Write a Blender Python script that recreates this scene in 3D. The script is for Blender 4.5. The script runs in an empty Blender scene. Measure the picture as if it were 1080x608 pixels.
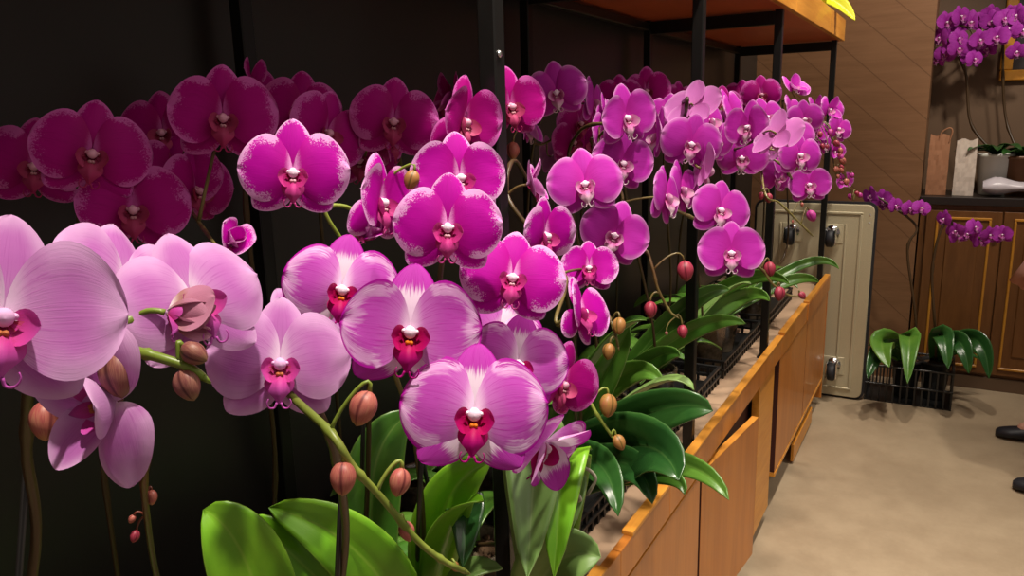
import bpy, math, random
from mathutils import Vector, Matrix, Quaternion
random.seed(7)
PI = math.pi
scene = bpy.context.scene
COL = scene.collection

# ---------------------------------------------------------------- camera
H = 1.4535                      # eye height of the photographer
F = 808.6                       # focal length in pixels of a 1080 x 608 frame
CX, CY = 540.0, 304.0
RX = Vector((0.87081567, 0.08391782, -0.48439434))
RY = Vector((0.49098081, -0.19828071, 0.84830573))
RZ = Vector((-0.02485809, -0.97654624, -0.21386799))
RT = Vector((RX[0], RY[0], RZ[0]))           # camera right in the world
DN = Vector((RX[1], RY[1], RZ[1]))           # camera down
FW = Vector((RX[2], RY[2], RZ[2]))           # camera forward
CAM = Vector((0, 0, H))
cam_data = bpy.data.cameras.new('camera')
cam = bpy.data.objects.new('camera', cam_data)
COL.objects.link(cam)
UP = -DN
BK = -FW
cam.matrix_world = Matrix(((RT.x, UP.x, BK.x, CAM.x), (RT.y, UP.y, BK.y, CAM.y), (RT.z, UP.z, BK.z, CAM.z), (0, 0, 0, 1)))
cam_data.sensor_width = 36.0
cam_data.lens = F / 1080.0 * 36.0
cam_data.clip_start = 0.02
scene.camera = cam


def at(px, py, d):
    """world point seen at pixel (px, py), d metres in front of the lens plane"""
    return CAM + RT * ((px - CX) / F * d) + DN * ((py - CY) / F * d) + FW * d


def ray(px, py):
    return RT * ((px - CX) / F) + DN * ((py - CY) / F) + FW


def on_x(px, py, x):
    r = ray(px, py)
    return CAM + r * (x / r.x)


def on_y(px, py, y):
    r = ray(px, py)
    return CAM + r * (y / r.y)


# ---------------------------------------------------------------- tags
def tag(o, label=None, cat=None, group=None, kind=None):
    if label: o['label'] = label
    if cat: o['category'] = cat
    if group: o['group'] = group
    if kind: o['kind'] = kind
    return o


def thing(name, label, cat, loc, group=None):
    o = bpy.data.objects.new(name, None)
    COL.objects.link(o)
    o.empty_display_size = 0.05
    o.location = loc
    tag(o, label, cat, group)
    return o


def inv_of(parent):
    m = Matrix.Identity(4)
    chain = []
    p = parent
    while p is not None:
        chain.append(p)
        p = p.parent
    for p in reversed(chain):
        m = m @ p.matrix_basis
    return m.inverted()


class MB:
    """collects vertices, faces and point attributes for one mesh"""
    def __init__(self):
        self.v = []; self.f = []; self.mi = []; self.a = {}; self.smooth = []

    def add(self, verts, faces, mi=0, attrs=None, smooth=True):
        n = len(self.v)
        self.v += [tuple(p) for p in verts]
        self.f += [tuple(i + n for i in f) for f in faces]
        self.mi += [mi] * len(faces)
        self.smooth += [smooth] * len(faces)
        if attrs:
            for k, vals in attrs.items():
                self.a.setdefault(k, {})
                for i, x in enumerate(vals):
                    self.a[k][n + i] = x
        return self

    def box(self, x0, x1, y0, y1, z0, z1, mi=0, bev=0.0):
        if bev <= 0:
            vs = [(x, y, z) for x in (x0, x1) for y in (y0, y1) for z in (z0, z1)]
            fs = [(0, 1, 3, 2), (4, 6, 7, 5), (0, 4, 5, 1), (2, 3, 7, 6), (0, 2, 6, 4), (1, 5, 7, 3)]
            return self.add(vs, fs, mi, None, False)
        # bevelled box : three rings of inset faces
        b = min(bev, abs(x1 - x0) / 2.01, abs(y1 - y0) / 2.01, abs(z1 - z0) / 2.01)
        vs = []; idx = {}
        for sx in (0, 1):
            for sy in (0, 1):
                for sz in (0, 1):
                    X = (x0, x1)[sx]; Y = (y0, y1)[sy]; Z = (z0, z1)[sz]
                    ix = X + b * (1 - 2 * sx); iy = Y + b * (1 - 2 * sy); iz = Z + b * (1 - 2 * sz)
                    for k, p in enumerate(((X, iy, iz), (ix, Y, iz), (ix, iy, Z))):
                        idx[(sx, sy, sz, k)] = len(vs); vs.append(p)
        fs = []
        g = lambda *a: idx[a]
        for s in (0, 1):
            fs.append((g(s, 0, 0, 0), g(s, 1, 0, 0), g(s, 1, 1, 0), g(s, 0, 1, 0)))
            fs.append((g(0, s, 0, 1), g(1, s, 0, 1), g(1, s, 1, 1), g(0, s, 1, 1)))
            fs.append((g(0, 0, s, 2), g(1, 0, s, 2), g(1, 1, s, 2), g(0, 1, s, 2)))
            for t in (0, 1):
                fs.append((g(s, t, 0, 0), g(s, t, 1, 0), g(s, t, 1, 1), g(s, t, 0, 1)))
                fs.append((g(s, 0, t, 0), g(s, 1, t, 0), g(s, 1, t, 2), g(s, 0, t, 2)))
                fs.append((g(0, s, t, 1), g(1, s, t, 1), g(1, s, t, 2), g(0, s, t, 2)))
                for q in (0, 1):
                    fs.append((g(s, t, q, 0), g(s, t, q, 1), g(s, t, q, 2)))
        return self.add(vs, fs, mi, None, False)

    def tube(self, pts, rad, n=8, mi=0, cap=True, attrs=None):
        pts = [Vector(p) for p in pts]
        if not hasattr(rad, '__len__'): rad = [rad] * len(pts)
        vs = []; fs = []
        prev = None
        for i, p in enumerate(pts):
            t = (pts[min(i + 1, len(pts) - 1)] - pts[max(i - 1, 0)])
            t = t.normalized() if t.length > 1e-9 else Vector((0, 0, 1))
            if prev is None:
                a = t.cross(Vector((0.31, 0.2, 0.93)))
                if a.length < 1e-3: a = t.cross(Vector((1, 0, 0)))
                a.normalize()
            else:
                a = (prev - t * prev.dot(t)).normalized()
            prev = a
            b = t.cross(a)
            for k in range(n):
                th = 2 * PI * k / n
                vs.append(p + (a * math.cos(th) + b * math.sin(th)) * rad[i])
        for i in range(len(pts) - 1):
            for k in range(n):
                k2 = (k + 1) % n
                fs.append((i * n + k, i * n + k2, (i + 1) * n + k2, (i + 1) * n + k))
        if cap:
            fs.append(tuple(range(n - 1, -1, -1)))
            fs.append(tuple((len(pts) - 1) * n + k for k in range(n)))
        return self.add(vs, fs, mi)

    def lathe(self, prof, c=(0, 0, 0), n=24, mi=0, axis=None, mod=None):
        """prof: list of (radius, height); closed where radius is 0"""
        c = Vector(c)
        if axis is None: q = Matrix.Identity(3)
        else: q = Vector(axis).normalized().to_track_quat('Z', 'Y').to_matrix()
        vs = []; fs = []
        for j, (r, h) in enumerate(prof):
            for k in range(n):
                th = 2 * PI * k / n
                rr = r * (mod(th, j / (len(prof) - 1)) if mod else 1)
                vs.append(c + q @ Vector((rr * math.cos(th), rr * math.sin(th), h)))
        for j in range(len(prof) - 1):
            for k in range(n):
                k2 = (k + 1) % n
                fs.append((j * n + k, j * n + k2, (j + 1) * n + k2, (j + 1) * n + k))
        return self.add(vs, fs, mi)

    def grid(self, P, mi=0, attrs=None):
        """P: rows of points"""
        nr, nc = len(P), len(P[0])
        vs = [p for row in P for p in row]
        fs = [(i * nc + j, i * nc + j + 1, (i + 1) * nc + j + 1, (i + 1) * nc + j) for i in range(nr - 1) for j in range(nc - 1)]
        return self.add(vs, fs, mi, attrs)

    def mesh(self, name, mats):
        me = bpy.data.meshes.new(name)
        me.from_pydata(self.v, [], self.f)
        if not isinstance(mats, (list, tuple)): mats = [mats]
        for m in mats: me.materials.append(m)
        me.polygons.foreach_set('material_index', self.mi)
        me.polygons.foreach_set('use_smooth', self.smooth)
        for k, d in self.a.items():
            at_ = me.attributes.new(k, 'FLOAT', 'POINT')
            at_.data.foreach_set('value', [d.get(i, 0.0) for i in range(len(self.v))])
        me.update()
        return me

    def build(self, name, mats, parent=None, world=True):
        """links the collected geometry; vertices are in world space, or in the parent's space if world is False"""
        me = self.mesh(name, mats)
        o = bpy.data.objects.new(name, me)
        COL.objects.link(o)
        if parent is not None:
            o.parent = parent
            if world: me.transform(inv_of(parent))
        return o


def rebase(o):
    """move the object's origin to the bottom centre of its mesh"""
    vs = [v.co for v in o.data.vertices]
    c = Vector(((min(v.x for v in vs) + max(v.x for v in vs)) / 2, (min(v.y for v in vs) + max(v.y for v in vs)) / 2, min(v.z for v in vs)))
    o.data.transform(Matrix.Translation(-c))
    o.location = o.location + c
    return o


def struct(name, mb, m):
    o = mb.build(name, m)
    o['kind'] = 'structure'
    return o


def bevel_mod(o, w=0.002, seg=2):
    md = o.modifiers.new('bevel', 'BEVEL'); md.width = w; md.segments = seg; md.limit_method = 'ANGLE'
    return o


def solid(o, t):
    md = o.modifiers.new('thickness', 'SOLIDIFY'); md.thickness = t; md.offset = 0
    return o


def crom(pts, per=8):
    pts = [Vector(p) for p in pts]
    P = [pts[0] * 2 - pts[1]] + pts + [pts[-1] * 2 - pts[-2]]
    out = []
    for i in range(1, len(P) - 2):
        a, b, c, d = P[i - 1], P[i], P[i + 1], P[i + 2]
        for k in range(per):
            t = k / per
            out.append(0.5 * ((2 * b) + (c - a) * t + (2 * a - 5 * b + 4 * c - d) * t * t + (3 * b - a - 3 * c + d) * t ** 3))
    out.append(pts[-1])
    return out


def sstep(x, a, b):
    t = max(0.0, min(1.0, (x - a) / (b - a)))
    return t * t * (3 - 2 * t)


# ---------------------------------------------------------------- materials
def new_mat(name):
    m = bpy.data.materials.new(name)
    m.use_nodes = True
    nt = m.node_tree
    nt.nodes.clear()
    return m, nt


class NT:
    """small helper to write node graphs"""
    def __init__(self, name):
        self.m, self.nt = new_mat(name)
        self.out = self.nt.nodes.new('ShaderNodeOutputMaterial')

    def n(self, t, **kw):
        nd = self.nt.nodes.new(t)
        for k, v in kw.items():
            setattr(nd, k, v)
        return nd

    def link(self, a, b):
        self.nt.links.new(a, b)

    def setin(self, nd, i, v):
        if isinstance(v, bpy.types.NodeSocket): self.link(v, nd.inputs[i])
        elif v is not None:
            s = nd.inputs[i]
            if hasattr(s.default_value, '__len__') and not hasattr(v, '__len__'): v = (v, v, v, 1)[:len(s.default_value)]
            if hasattr(v, '__len__') and len(s.default_value) == 4 and len(v) == 3: v = (*v, 1)
            s.default_value = v

    def math(self, op, a, b=None, c=None, clamp=False):
        nd = self.n('ShaderNodeMath', operation=op, use_clamp=clamp)
        self.setin(nd, 0, a); self.setin(nd, 1, b); self.setin(nd, 2, c)
        return nd.outputs[0]

    def attr(self, name):
        return self.n('ShaderNodeAttribute', attribute_name=name).outputs['Fac']

    def step(self, x, a, b):
        nd = self.n('ShaderNodeMapRange', interpolation_type='SMOOTHSTEP')
        self.setin(nd, 0, x); nd.inputs[1].default_value = a; nd.inputs[2].default_value = b
        return nd.outputs[0]

    def mix(self, f, a, b):
        nd = self.n('ShaderNodeMix', data_type='RGBA')
        self.setin(nd, 0, f); self.setin(nd, 6, a); self.setin(nd, 7, b)
        return nd.outputs[2]

    def noise(self, vec, scale, detail=2.0, rough=0.5, dist=0.0):
        nd = self.n('ShaderNodeTexNoise')
        if vec is not None: self.link(vec, nd.inputs['Vector'])
        nd.inputs['Scale'].default_value = scale; nd.inputs['Detail'].default_value = detail
        nd.inputs['Roughness'].default_value = rough; nd.inputs['Distortion'].default_value = dist
        return nd.outputs['Fac']

    def comb(self, x, y, z):
        nd = self.n('ShaderNodeCombineXYZ')
        self.setin(nd, 0, x); self.setin(nd, 1, y); self.setin(nd, 2, z)
        return nd.outputs[0]

    def coord(self, which='Object'):
        return self.n('ShaderNodeTexCoord').outputs[which]

    def mapping(self, vec, scale=(1, 1, 1), rot=(0, 0, 0), loc=(0, 0, 0)):
        nd = self.n('ShaderNodeMapping')
        self.link(vec, nd.inputs[0])
        nd.inputs['Scale'].default_value = scale; nd.inputs['Rotation'].default_value = rot; nd.inputs['Location'].default_value = loc
        return nd.outputs[0]

    def bump(self, h, strength=0.3, dist=0.002):
        nd = self.n('ShaderNodeBump')
        nd.inputs['Strength'].default_value = strength; nd.inputs['Distance'].default_value = dist
        self.link(h, nd.inputs['Height'])
        return nd.outputs[0]

    def bsdf(self, col, rough=0.5, spec=0.5, metal=0.0, normal=None, trans=0.0, tcol=None, coat=0.0, alpha=None, transmission=0.0):
        p = self.n('ShaderNodeBsdfPrincipled')
        self.setin(p, 'Base Color', col); self.setin(p, 'Roughness', rough); self.setin(p, 'Metallic', metal)
        p.inputs['Specular IOR Level'].default_value = spec
        p.inputs['Coat Weight'].default_value = coat
        p.inputs['Transmission Weight'].default_value = transmission
        if alpha is not None: self.setin(p, 'Alpha', alpha)
        if normal is not None: self.link(normal, p.inputs['Normal'])
        s = p.outputs[0]
        if trans > 0:
            t = self.n('ShaderNodeBsdfTranslucent')
            self.setin(t, 0, tcol if tcol is not None else col)
            if normal is not None: self.link(normal, t.inputs['Normal'])
            x = self.n('ShaderNodeMixShader'); x.inputs[0].default_value = trans
            self.link(s, x.inputs[1]); self.link(t.outputs[0], x.inputs[2]); s = x.outputs[0]
        self.link(s, self.out.inputs[0])
        return self.m


def simple(name, col, rough=0.5, spec=0.5, metal=0.0, var=0.0, vscale=20, coat=0.0, bump=0.0):
    g = NT(name)
    c = col
    nrm = None
    if var > 0 or bump > 0:
        nz = g.noise(g.coord(), vscale, 4)
        if var > 0:
            c = g.mix(nz, tuple(x * (1 - var) for x in col), tuple(min(1, x * (1 + var)) for x in col))
        if bump > 0: nrm = g.bump(nz, bump, 0.003)
    return g.bsdf(c, rough, spec, metal, nrm, coat=coat)


def wood(name, c1, c2, scale=(1, 1, 1), rot=(0, 0, 0), rough=0.4, coat=0.0, planks=None):
    g = NT(name)
    v = g.mapping(g.coord(), scale, rot)
    n1 = g.noise(v, 3.0, 5, 0.6, 0.6)
    n2 = g.noise(v, 14.0, 3, 0.6)
    f = g.math('ADD', g.math('MULTIPLY', n1, 0.7), g.math('MULTIPLY', n2, 0.3))
    f = g.step(f, 0.3, 0.7)
    c = g.mix(f, c1, c2)
    if planks:
        v2 = g.mapping(g.coord(), (1, 1, 1), planks[1])
        sx = g.n('ShaderNodeSeparateXYZ'); g.link(v2, sx.inputs[0])
        k = g.math('DIVIDE', sx.outputs[0], planks[0])
        fr = g.math('FRACT', k)
        fl = g.math('FLOOR', k)
        wn = g.n('ShaderNodeTexWhiteNoise', noise_dimensions='1D'); g.link(fl, wn.inputs['W'])
        c = g.mix(g.math('MULTIPLY', wn.outputs['Value'], planks[2]), c, c2)
        gap = g.math('LESS_THAN', g.math('ABSOLUTE', g.math('SUBTRACT', fr, 0.5)), 0.485)
        c = g.mix(gap, tuple(x * 0.8 for x in c1), c)
    return g.bsdf(c, rough, 0.4, 0.0, g.bump(f, 0.08, 0.001), coat=coat)


def petal_mat(name, base, deep, rim, vein, kind, trans=0.28):
    g = NT(name)
    pu, pv, ed = g.attr('pu'), g.attr('pv'), g.attr('edge')
    rnd = g.n('ShaderNodeObjectInfo').outputs['Random']
    z = g.math('MULTIPLY', rnd, 37.0)
    fan = g.comb(g.math('MULTIPLY', pv, 9.0), g.math('MULTIPLY', pu, 1.1), z)
    st = g.noise(fan, 1.6, 4, 0.65)                      # streaks that fan out from the petal's base
    fine = g.noise(g.comb(g.math('MULTIPLY', pv, 26.0), g.math('MULTIPLY', pu, 1.6), z), 1.3, 3, 0.6)
    oc = g.mapping(g.coord(), (1, 1, 1)); 
    add = g.n('ShaderNodeVectorMath', operation='ADD'); g.link(oc, add.inputs[0]); g.link(g.comb(z, z, z), add.inputs[1])
    sp = g.noise(add.outputs[0], 62.0, 5, 0.75)          # fine speckling
    lg = g.noise(add.outputs[0], 5.0, 2, 0.5)
    col = g.mix(g.step(pu, 0.0, 0.55), deep, base)
    col = g.mix(g.math('MULTIPLY', g.step(fine, 0.5, 0.72), 0.8 if kind == 'rim' else 0.65), col, vein)
    if kind == 'speckle':
        # pale dots crowding towards the margin, and a thin pale rim
        a = g.math('ADD', ed, g.math('MULTIPLY', g.math('SUBTRACT', lg, 0.5), 0.75))
        th = g.math('ADD', g.math('MULTIPLY', a, 0.95), g.math('MULTIPLY', sp, 1.0))
        f = g.step(th, 1.23, 1.33)
        col = g.mix(g.math('MULTIPLY', f, 0.88), col, rim)
        col = g.mix(g.math('MULTIPLY', g.step(ed, 0.92, 0.985), 0.85), col, rim)
    elif kind == 'splash':
        # ragged white flames near the margin and a magenta border
        a = g.math('ADD', ed, g.math('MULTIPLY', g.math('SUBTRACT', st, 0.5), 0.55))
        a = g.math('ADD', a, g.math('MULTIPLY', g.math('SUBTRACT', lg, 0.5), 0.5))
        fw = g.math('MULTIPLY', g.step(a, 0.60, 0.80), 0.5)
        col = g.mix(fw, col, rim)
        fm = g.math('MULTIPLY', g.step(a, 0.88, 0.93), 0.85)
        col = g.mix(fm, col, vein)
        fl = g.step(g.noise(fan, 3.4, 2, 0.5), 0.56, 0.66)
        col = g.mix(g.math('MULTIPLY', g.math('MULTIPLY', fl, g.step(ed, 0.55, 0.8)), 0.8), col, rim)
        col = g.mix(g.step(ed, 0.91, 0.97), col, vein)
    elif kind == 'flame':
        # white centre, magenta tip
        a = g.math('ADD', pu, g.math('MULTIPLY', g.math('SUBTRACT', st, 0.5), 0.5))
        col = g.mix(g.step(a, 0.5, 0.66), rim, col)
        col = g.mix(g.step(ed, 0.9, 0.98), col, vein)
    elif kind == 'pale':
        a = g.math('ADD', ed, g.math('MULTIPLY', g.math('SUBTRACT', lg, 0.5), 0.5))
        col = g.mix(g.math('MULTIPLY', g.step(a, 0.35, 1.0), 0.75), col, rim)
    else:
        col = g.mix(g.math('MULTIPLY', g.step(ed, 0.72, 1.0), 0.45), col, rim)
        col = g.mix(g.math('MULTIPLY', g.step(ed, 0.93, 0.985), 0.65), col, rim)
    if kind == 'speckle': col = g.mix(g.math('MULTIPLY', g.step(g.math('ADD', pu, g.math('MULTIPLY', sp, 0.12)), 0.22, 0.10), 0.6), col, rim)
    if kind in ('splash', 'pale'): col = g.mix(g.math('MULTIPLY', g.step(pu, 0.22, 0.02), 0.7), col, (0.85, 0.72, 0.84))
    back = g.n('ShaderNodeNewGeometry').outputs['Backfacing']      # the reverse of a petal is paler
    col = g.mix(g.math('MULTIPLY', back, 0.42), col, rim)
    nrm = g.bump(g.math('ADD', g.math('MULTIPLY', fine, 0.5), g.math('MULTIPLY', lg, 1.2)), 0.22, 0.0015)
    return g.bsdf(col, 0.55, 0.12, 0.0, nrm, trans, None)


def lip_mat(name, base, tip, throat, callus):
    g = NT(name)
    pu, pv = g.attr('pu'), g.attr('pv')
    st = g.noise(g.comb(g.math('MULTIPLY', pv, 12.0), g.math('MULTIPLY', pu, 2.0), 0.0), 1.6, 3)
    col = g.mix(g.step(pu, 0.35, 0.95), base, tip)
    col = g.mix(g.math('MULTIPLY', g.step(pu, 0.5, 0.05), g.step(st, 0.38, 0.6)), col, throat)
    col = g.mix(g.step(g.attr('edge'), 0.5, 0.6), col, callus)
    return g.bsdf(col, 0.55, 0.15, 0.0, None, 0.25)


M = {}
M['pale'] = petal_mat('lilac_petal', (0.53, 0.165, 0.51), (0.62, 0.32, 0.60), (0.76, 0.46, 0.75), (0.45, 0.11, 0.43), 'pale', 0.3)
M['opening'] = petal_mat('opening_bud_sepal', (0.38, 0.13, 0.20), (0.32, 0.18, 0.10), (0.46, 0.20, 0.30), (0.26, 0.07, 0.14), 'pale', 0.2)
M['splash'] = petal_mat('splash_petal', (0.52, 0.075, 0.48), (0.62, 0.22, 0.59), (0.86, 0.60, 0.85), (0.42, 0.006, 0.34), 'splash', 0.25)
M['flame'] = petal_mat('flame_sepal', (0.52, 0.05, 0.46), (0.70, 0.34, 0.67), (0.88, 0.70, 0.87), (0.42, 0.006, 0.34), 'flame', 0.25)
M['magenta'] = petal_mat('magenta_speckled_petal', (0.50, 0.002, 0.36), (0.42, 0.002, 0.25), (0.82, 0.42, 0.77), (0.40, 0.002, 0.28), 'speckle', 0.25)
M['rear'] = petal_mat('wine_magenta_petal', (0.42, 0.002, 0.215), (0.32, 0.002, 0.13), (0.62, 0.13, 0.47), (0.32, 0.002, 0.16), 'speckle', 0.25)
M['pink'] = petal_mat('orchid_pink_petal', (0.54, 0.032, 0.45), (0.50, 0.022, 0.35), (0.84, 0.42, 0.78), (0.46, 0.015, 0.35), 'rim', 0.28)
M['purple'] = petal_mat('purple_petal', (0.46, 0.05, 0.45), (0.34, 0.02, 0.30), (0.45, 0.06, 0.43), (0.25, 0.006, 0.22), 'rim', 0.3)
M['lip_pale'] = lip_mat('lilac_lip', (0.55, 0.05, 0.30), (0.50, 0.09, 0.42), (0.35, 0.05, 0.03), (0.50, 0.16, 0.06))
M['lip_splash'] = lip_mat('crimson_lip', (0.42, 0.002, 0.10), (0.46, 0.004, 0.22), (0.26, 0.001, 0.03), (0.80, 0.22, 0.02))
M['lip_magenta'] = lip_mat('rose_lip', (0.50, 0.03, 0.22), (0.55, 0.06, 0.28), (0.24, 0.004, 0.03), (0.75, 0.42, 0.50))
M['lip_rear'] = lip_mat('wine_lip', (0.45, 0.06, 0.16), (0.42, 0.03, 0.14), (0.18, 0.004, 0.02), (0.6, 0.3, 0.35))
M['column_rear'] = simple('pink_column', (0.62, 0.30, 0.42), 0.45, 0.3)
M['lip_pink'] = lip_mat('white_tipped_lip', (0.62, 0.15, 0.42), (0.80, 0.62, 0.70), (0.35, 0.02, 0.04), (0.75, 0.45, 0.55))
M['lip_purple'] = lip_mat('purple_lip', (0.55, 0.10, 0.42), (0.65, 0.30, 0.55), (0.3, 0.01, 0.1), (0.7, 0.4, 0.5))
M['column'] = simple('orchid_column', (0.82, 0.62, 0.76), 0.6, 0.15)
M['column_pale'] = simple('lilac_column', (0.66, 0.38, 0.63), 0.6, 0.15)


def stem_mat(name, c1, c2, rough=0.4):
    g = NT(name)
    nz = g.noise(g.coord('Object'), 9.0, 4, 0.6)
    c = g.mix(g.step(nz, 0.35, 0.65), c1, c2)
    c = g.mix(g.step(g.attr('pu'), 0.62, 0.35), c, (0.055, 0.030, 0.012))     # the old lower stalk is brown
    return g.bsdf(c, rough, 0.4)


M['stem_green'] = stem_mat('green_spike', (0.14, 0.20, 0.02), (0.24, 0.28, 0.05))
M['stem_brown'] = stem_mat('brown_spike', (0.09, 0.045, 0.015), (0.20, 0.17, 0.05))
M['stem_red'] = stem_mat('reddish_spike', (0.13, 0.025, 0.012), (0.08, 0.02, 0.012))
M['stake'] = simple('black_stake', (0.012, 0.010, 0.009), 0.35, 0.5)


def bud_mat(name, c1, c2, tip):
    g = NT(name)
    pu, pv = g.attr('pu'), g.attr('pv')
    nz = g.noise(g.comb(g.math('MULTIPLY', pv, 10.0), g.math('MULTIPLY', pu, 1.5), 0.0), 2.0, 3)
    c = g.mix(g.step(nz, 0.35, 0.65), c1, c2)
    c = g.mix(g.step(pu, 0.75, 1.0), c, tip)
    c = g.mix(g.step(g.attr('edge'), 0.35, 0.95), c, tuple(x * 0.45 for x in c1))
    return g.bsdf(c, 0.45, 0.35, 0.0, None, 0.12)


M['bud_brown'] = bud_mat('brown_pink_bud', (0.20, 0.055, 0.055), (0.30, 0.13, 0.09), (0.25, 0.14, 0.07))
M['bud_pink'] = bud_mat('rose_bud', (0.38, 0.075, 0.075), (0.46, 0.17, 0.11), (0.42, 0.19, 0.07))
M['bud_green'] = bud_mat('olive_bud', (0.32, 0.19, 0.04), (0.40, 0.15, 0.06), (0.36, 0.13, 0.04))
M['bud_red'] = bud_mat('crimson_bud', (0.30, 0.02, 0.05), (0.36, 0.05, 0.08), (0.28, 0.03, 0.03))
M['bud_magenta'] = bud_mat('magenta_bud', (0.42, 0.02, 0.22), (0.5, 0.06, 0.3), (0.4, 0.03, 0.15))


def leaf_mat(name, c1, c2, rib, rough=0.32):
    g = NT(name)
    pu, pv = g.attr('pu'), g.attr('pv')
    rnd = g.n('ShaderNodeObjectInfo').outputs['Random']
    nz = g.noise(g.coord(), 14.0, 4, 0.6)
    fine = g.noise(g.comb(g.math('MULTIPLY', pv, 22.0), g.math('MULTIPLY', pu, 2.0), g.math('MULTIPLY', rnd, 20)), 1.2, 3)
    c = g.mix(g.step(g.math('ADD', nz, g.math('MULTIPLY', g.math('SUBTRACT', rnd, 0.5), 0.3)), 0.3, 0.7), c1, c2)
    c = g.mix(g.math('MULTIPLY', fine, 0.25), c, c1)
    av = g.math('ABSOLUTE', pv)
    c = g.mix(g.math('MULTIPLY', g.step(av, 0.07, 0.01), 0.6), c, rib)
    c = g.mix(g.math('MULTIPLY', g.step(av, 0.93, 1.0), 0.5), c, rib)
    return g.bsdf(c, rough, 0.5, 0.0, g.bump(fine, 0.12, 0.001), 0.1, c2)


M['leaf_bright'] = leaf_mat('fresh_green_leaf', (0.13, 0.36, 0.012), (0.21, 0.47, 0.02), (0.28, 0.50, 0.05))
M['leaf_mid'] = leaf_mat('mid_green_leaf', (0.055, 0.17, 0.018), (0.11, 0.25, 0.03), (0.18, 0.30, 0.06))
M['leaf_dark'] = leaf_mat('dark_green_leaf', (0.018, 0.075, 0.016), (0.035, 0.12, 0.022), (0.07, 0.17, 0.04), 0.26)
M['leaf_grey'] = leaf_mat('pale_green_leaf', (0.14, 0.26, 0.06), (0.20, 0.33, 0.09), (0.28, 0.40, 0.14), 0.4)
M['leaf_yellow'] = leaf_mat('yellow_green_leaf', (0.50, 0.50, 0.01), (0.60, 0.58, 0.02), (0.65, 0.65, 0.05))
g = NT('clear_plastic_pot')
M['pot_clear'] = g.bsdf(g.mix(g.step(g.noise(g.coord(), 22.0, 5, 0.7), 0.35, 0.65), (0.09, 0.07, 0.045), (0.22, 0.17, 0.11)), 0.25, 0.5, coat=0.3)
M['pot_black'] = simple('black_plastic_pot', (0.014, 0.014, 0.014), 0.4, 0.5)
M['bark'] = simple('bark_mix', (0.07, 0.04, 0.02), 0.9, 0.2, var=0.7, vscale=70, bump=0.8)
M['root'] = simple('aerial_root', (0.38, 0.35, 0.27), 0.7, 0.2, var=0.3, vscale=60)
M['paper'] = simple('white_sticker', (0.75, 0.72, 0.66), 0.6)
M['ink'] = simple('black_ink', (0.02, 0.02, 0.02), 0.6)
M['tray'] = simple('black_tray_plastic', (0.012, 0.012, 0.012), 0.35, 0.5)
M['steel'] = simple('black_painted_steel', (0.007, 0.0065, 0.006), 0.35, 0.35, var=0.3, vscale=30)
M['screw'] = simple('bright_screw', (0.7, 0.7, 0.68), 0.25, 0.5, 1.0)
M['bench_wood'] = wood('orange_bench_veneer', (0.44, 0.14, 0.020), (0.56, 0.20, 0.032), (7, 7, 0.5), (0, 0, 0), 0.38, 0.15)
M['bench_edge'] = wood('orange_edge_strip', (0.58, 0.22, 0.025), (0.72, 0.32, 0.045), (14, 1.0, 14), (0, 0, 0), 0.4, 0.1)
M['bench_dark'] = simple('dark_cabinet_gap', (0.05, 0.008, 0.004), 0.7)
M['bench_top'] = simple('worn_bench_top', (0.46, 0.31, 0.20), 0.6, 0.3, var=0.22, vscale=9)
M['shelf_wood'] = wood('orange_shelf_board', (0.50, 0.085, 0.028), (0.60, 0.115, 0.036), (3, 0.6, 3), (0, 0, 0), 0.4, 0.15)
M['black_wall'] = simple('black_panel', (0.026, 0.024, 0.021), 0.35, 0.4, var=0.15, vscale=3)
M['wall_reflection'] = simple('painted_wall_reflection', (0.22, 0.22, 0.21), 0.35, 0.5, 0.6)  # grey for the reflection painted onto the black wall
M['brown_wall'] = wood('diagonal_wood_panel', (0.20, 0.095, 0.042), (0.27, 0.135, 0.064), (0.8, 1, 9), (0, math.radians(-42), 0), 0.45, 0.0, (0.16, (0, math.radians(48), 0), 0.35))
M['cab_wood'] = wood('brown_cabinet_door', (0.13, 0.050, 0.013), (0.18, 0.072, 0.020), (7, 1, 0.9), (0, 0, 0), 0.4)
M['cab_gold'] = wood('honey_moulding', (0.46, 0.19, 0.02), (0.58, 0.26, 0.03), (3, 3, 3), (0, 0, 0), 0.35)
M['alcove'] = simple('dark_brown_alcove', (0.13, 0.078, 0.045), 0.6, 0.3, var=0.2, vscale=4)
M['board_dark'] = simple('dark_counter_board', (0.018, 0.012, 0.010), 0.4)
M['ceil'] = simple('dark_ceiling', (0.10, 0.09, 0.08), 0.9)


def floor_mat():
    g = NT('polished_screed')
    v = g.coord('Object')
    n1 = g.noise(v, 1.3, 5, 0.6, 0.4)
    n2 = g.noise(v, 9.0, 5, 0.65)
    n3 = g.noise(v, 60.0, 3, 0.6)
    f = g.math('ADD', g.math('MULTIPLY', n1, 0.6), g.math('ADD', g.math('MULTIPLY', n2, 0.3), g.math('MULTIPLY', n3, 0.1)))
    c = g.mix(g.step(f, 0.35, 0.65), (0.30, 0.225, 0.145), (0.40, 0.31, 0.205))
    return g.bsdf(c, g.math('ADD', g.math('MULTIPLY', n2, 0.25), 0.28), 0.4, 0.0, g.bump(n2, 0.04, 0.002))


M['floor'] = floor_mat()
g = NT('champagne_hammered_metal')
nz = g.noise(g.coord(), 160.0, 3, 0.6)
M['trolley'] = g.bsdf(g.mix(nz, (0.46, 0.40, 0.26), (0.60, 0.53, 0.36)), 0.42, 0.5, 0.2, g.bump(nz, 0.2, 0.001))
M['chrome'] = simple('chrome', (0.75, 0.75, 0.75), 0.15, 0.5, 1.0)
M['rubber'] = simple('black_rubber', (0.012, 0.012, 0.016), 0.6)

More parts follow.
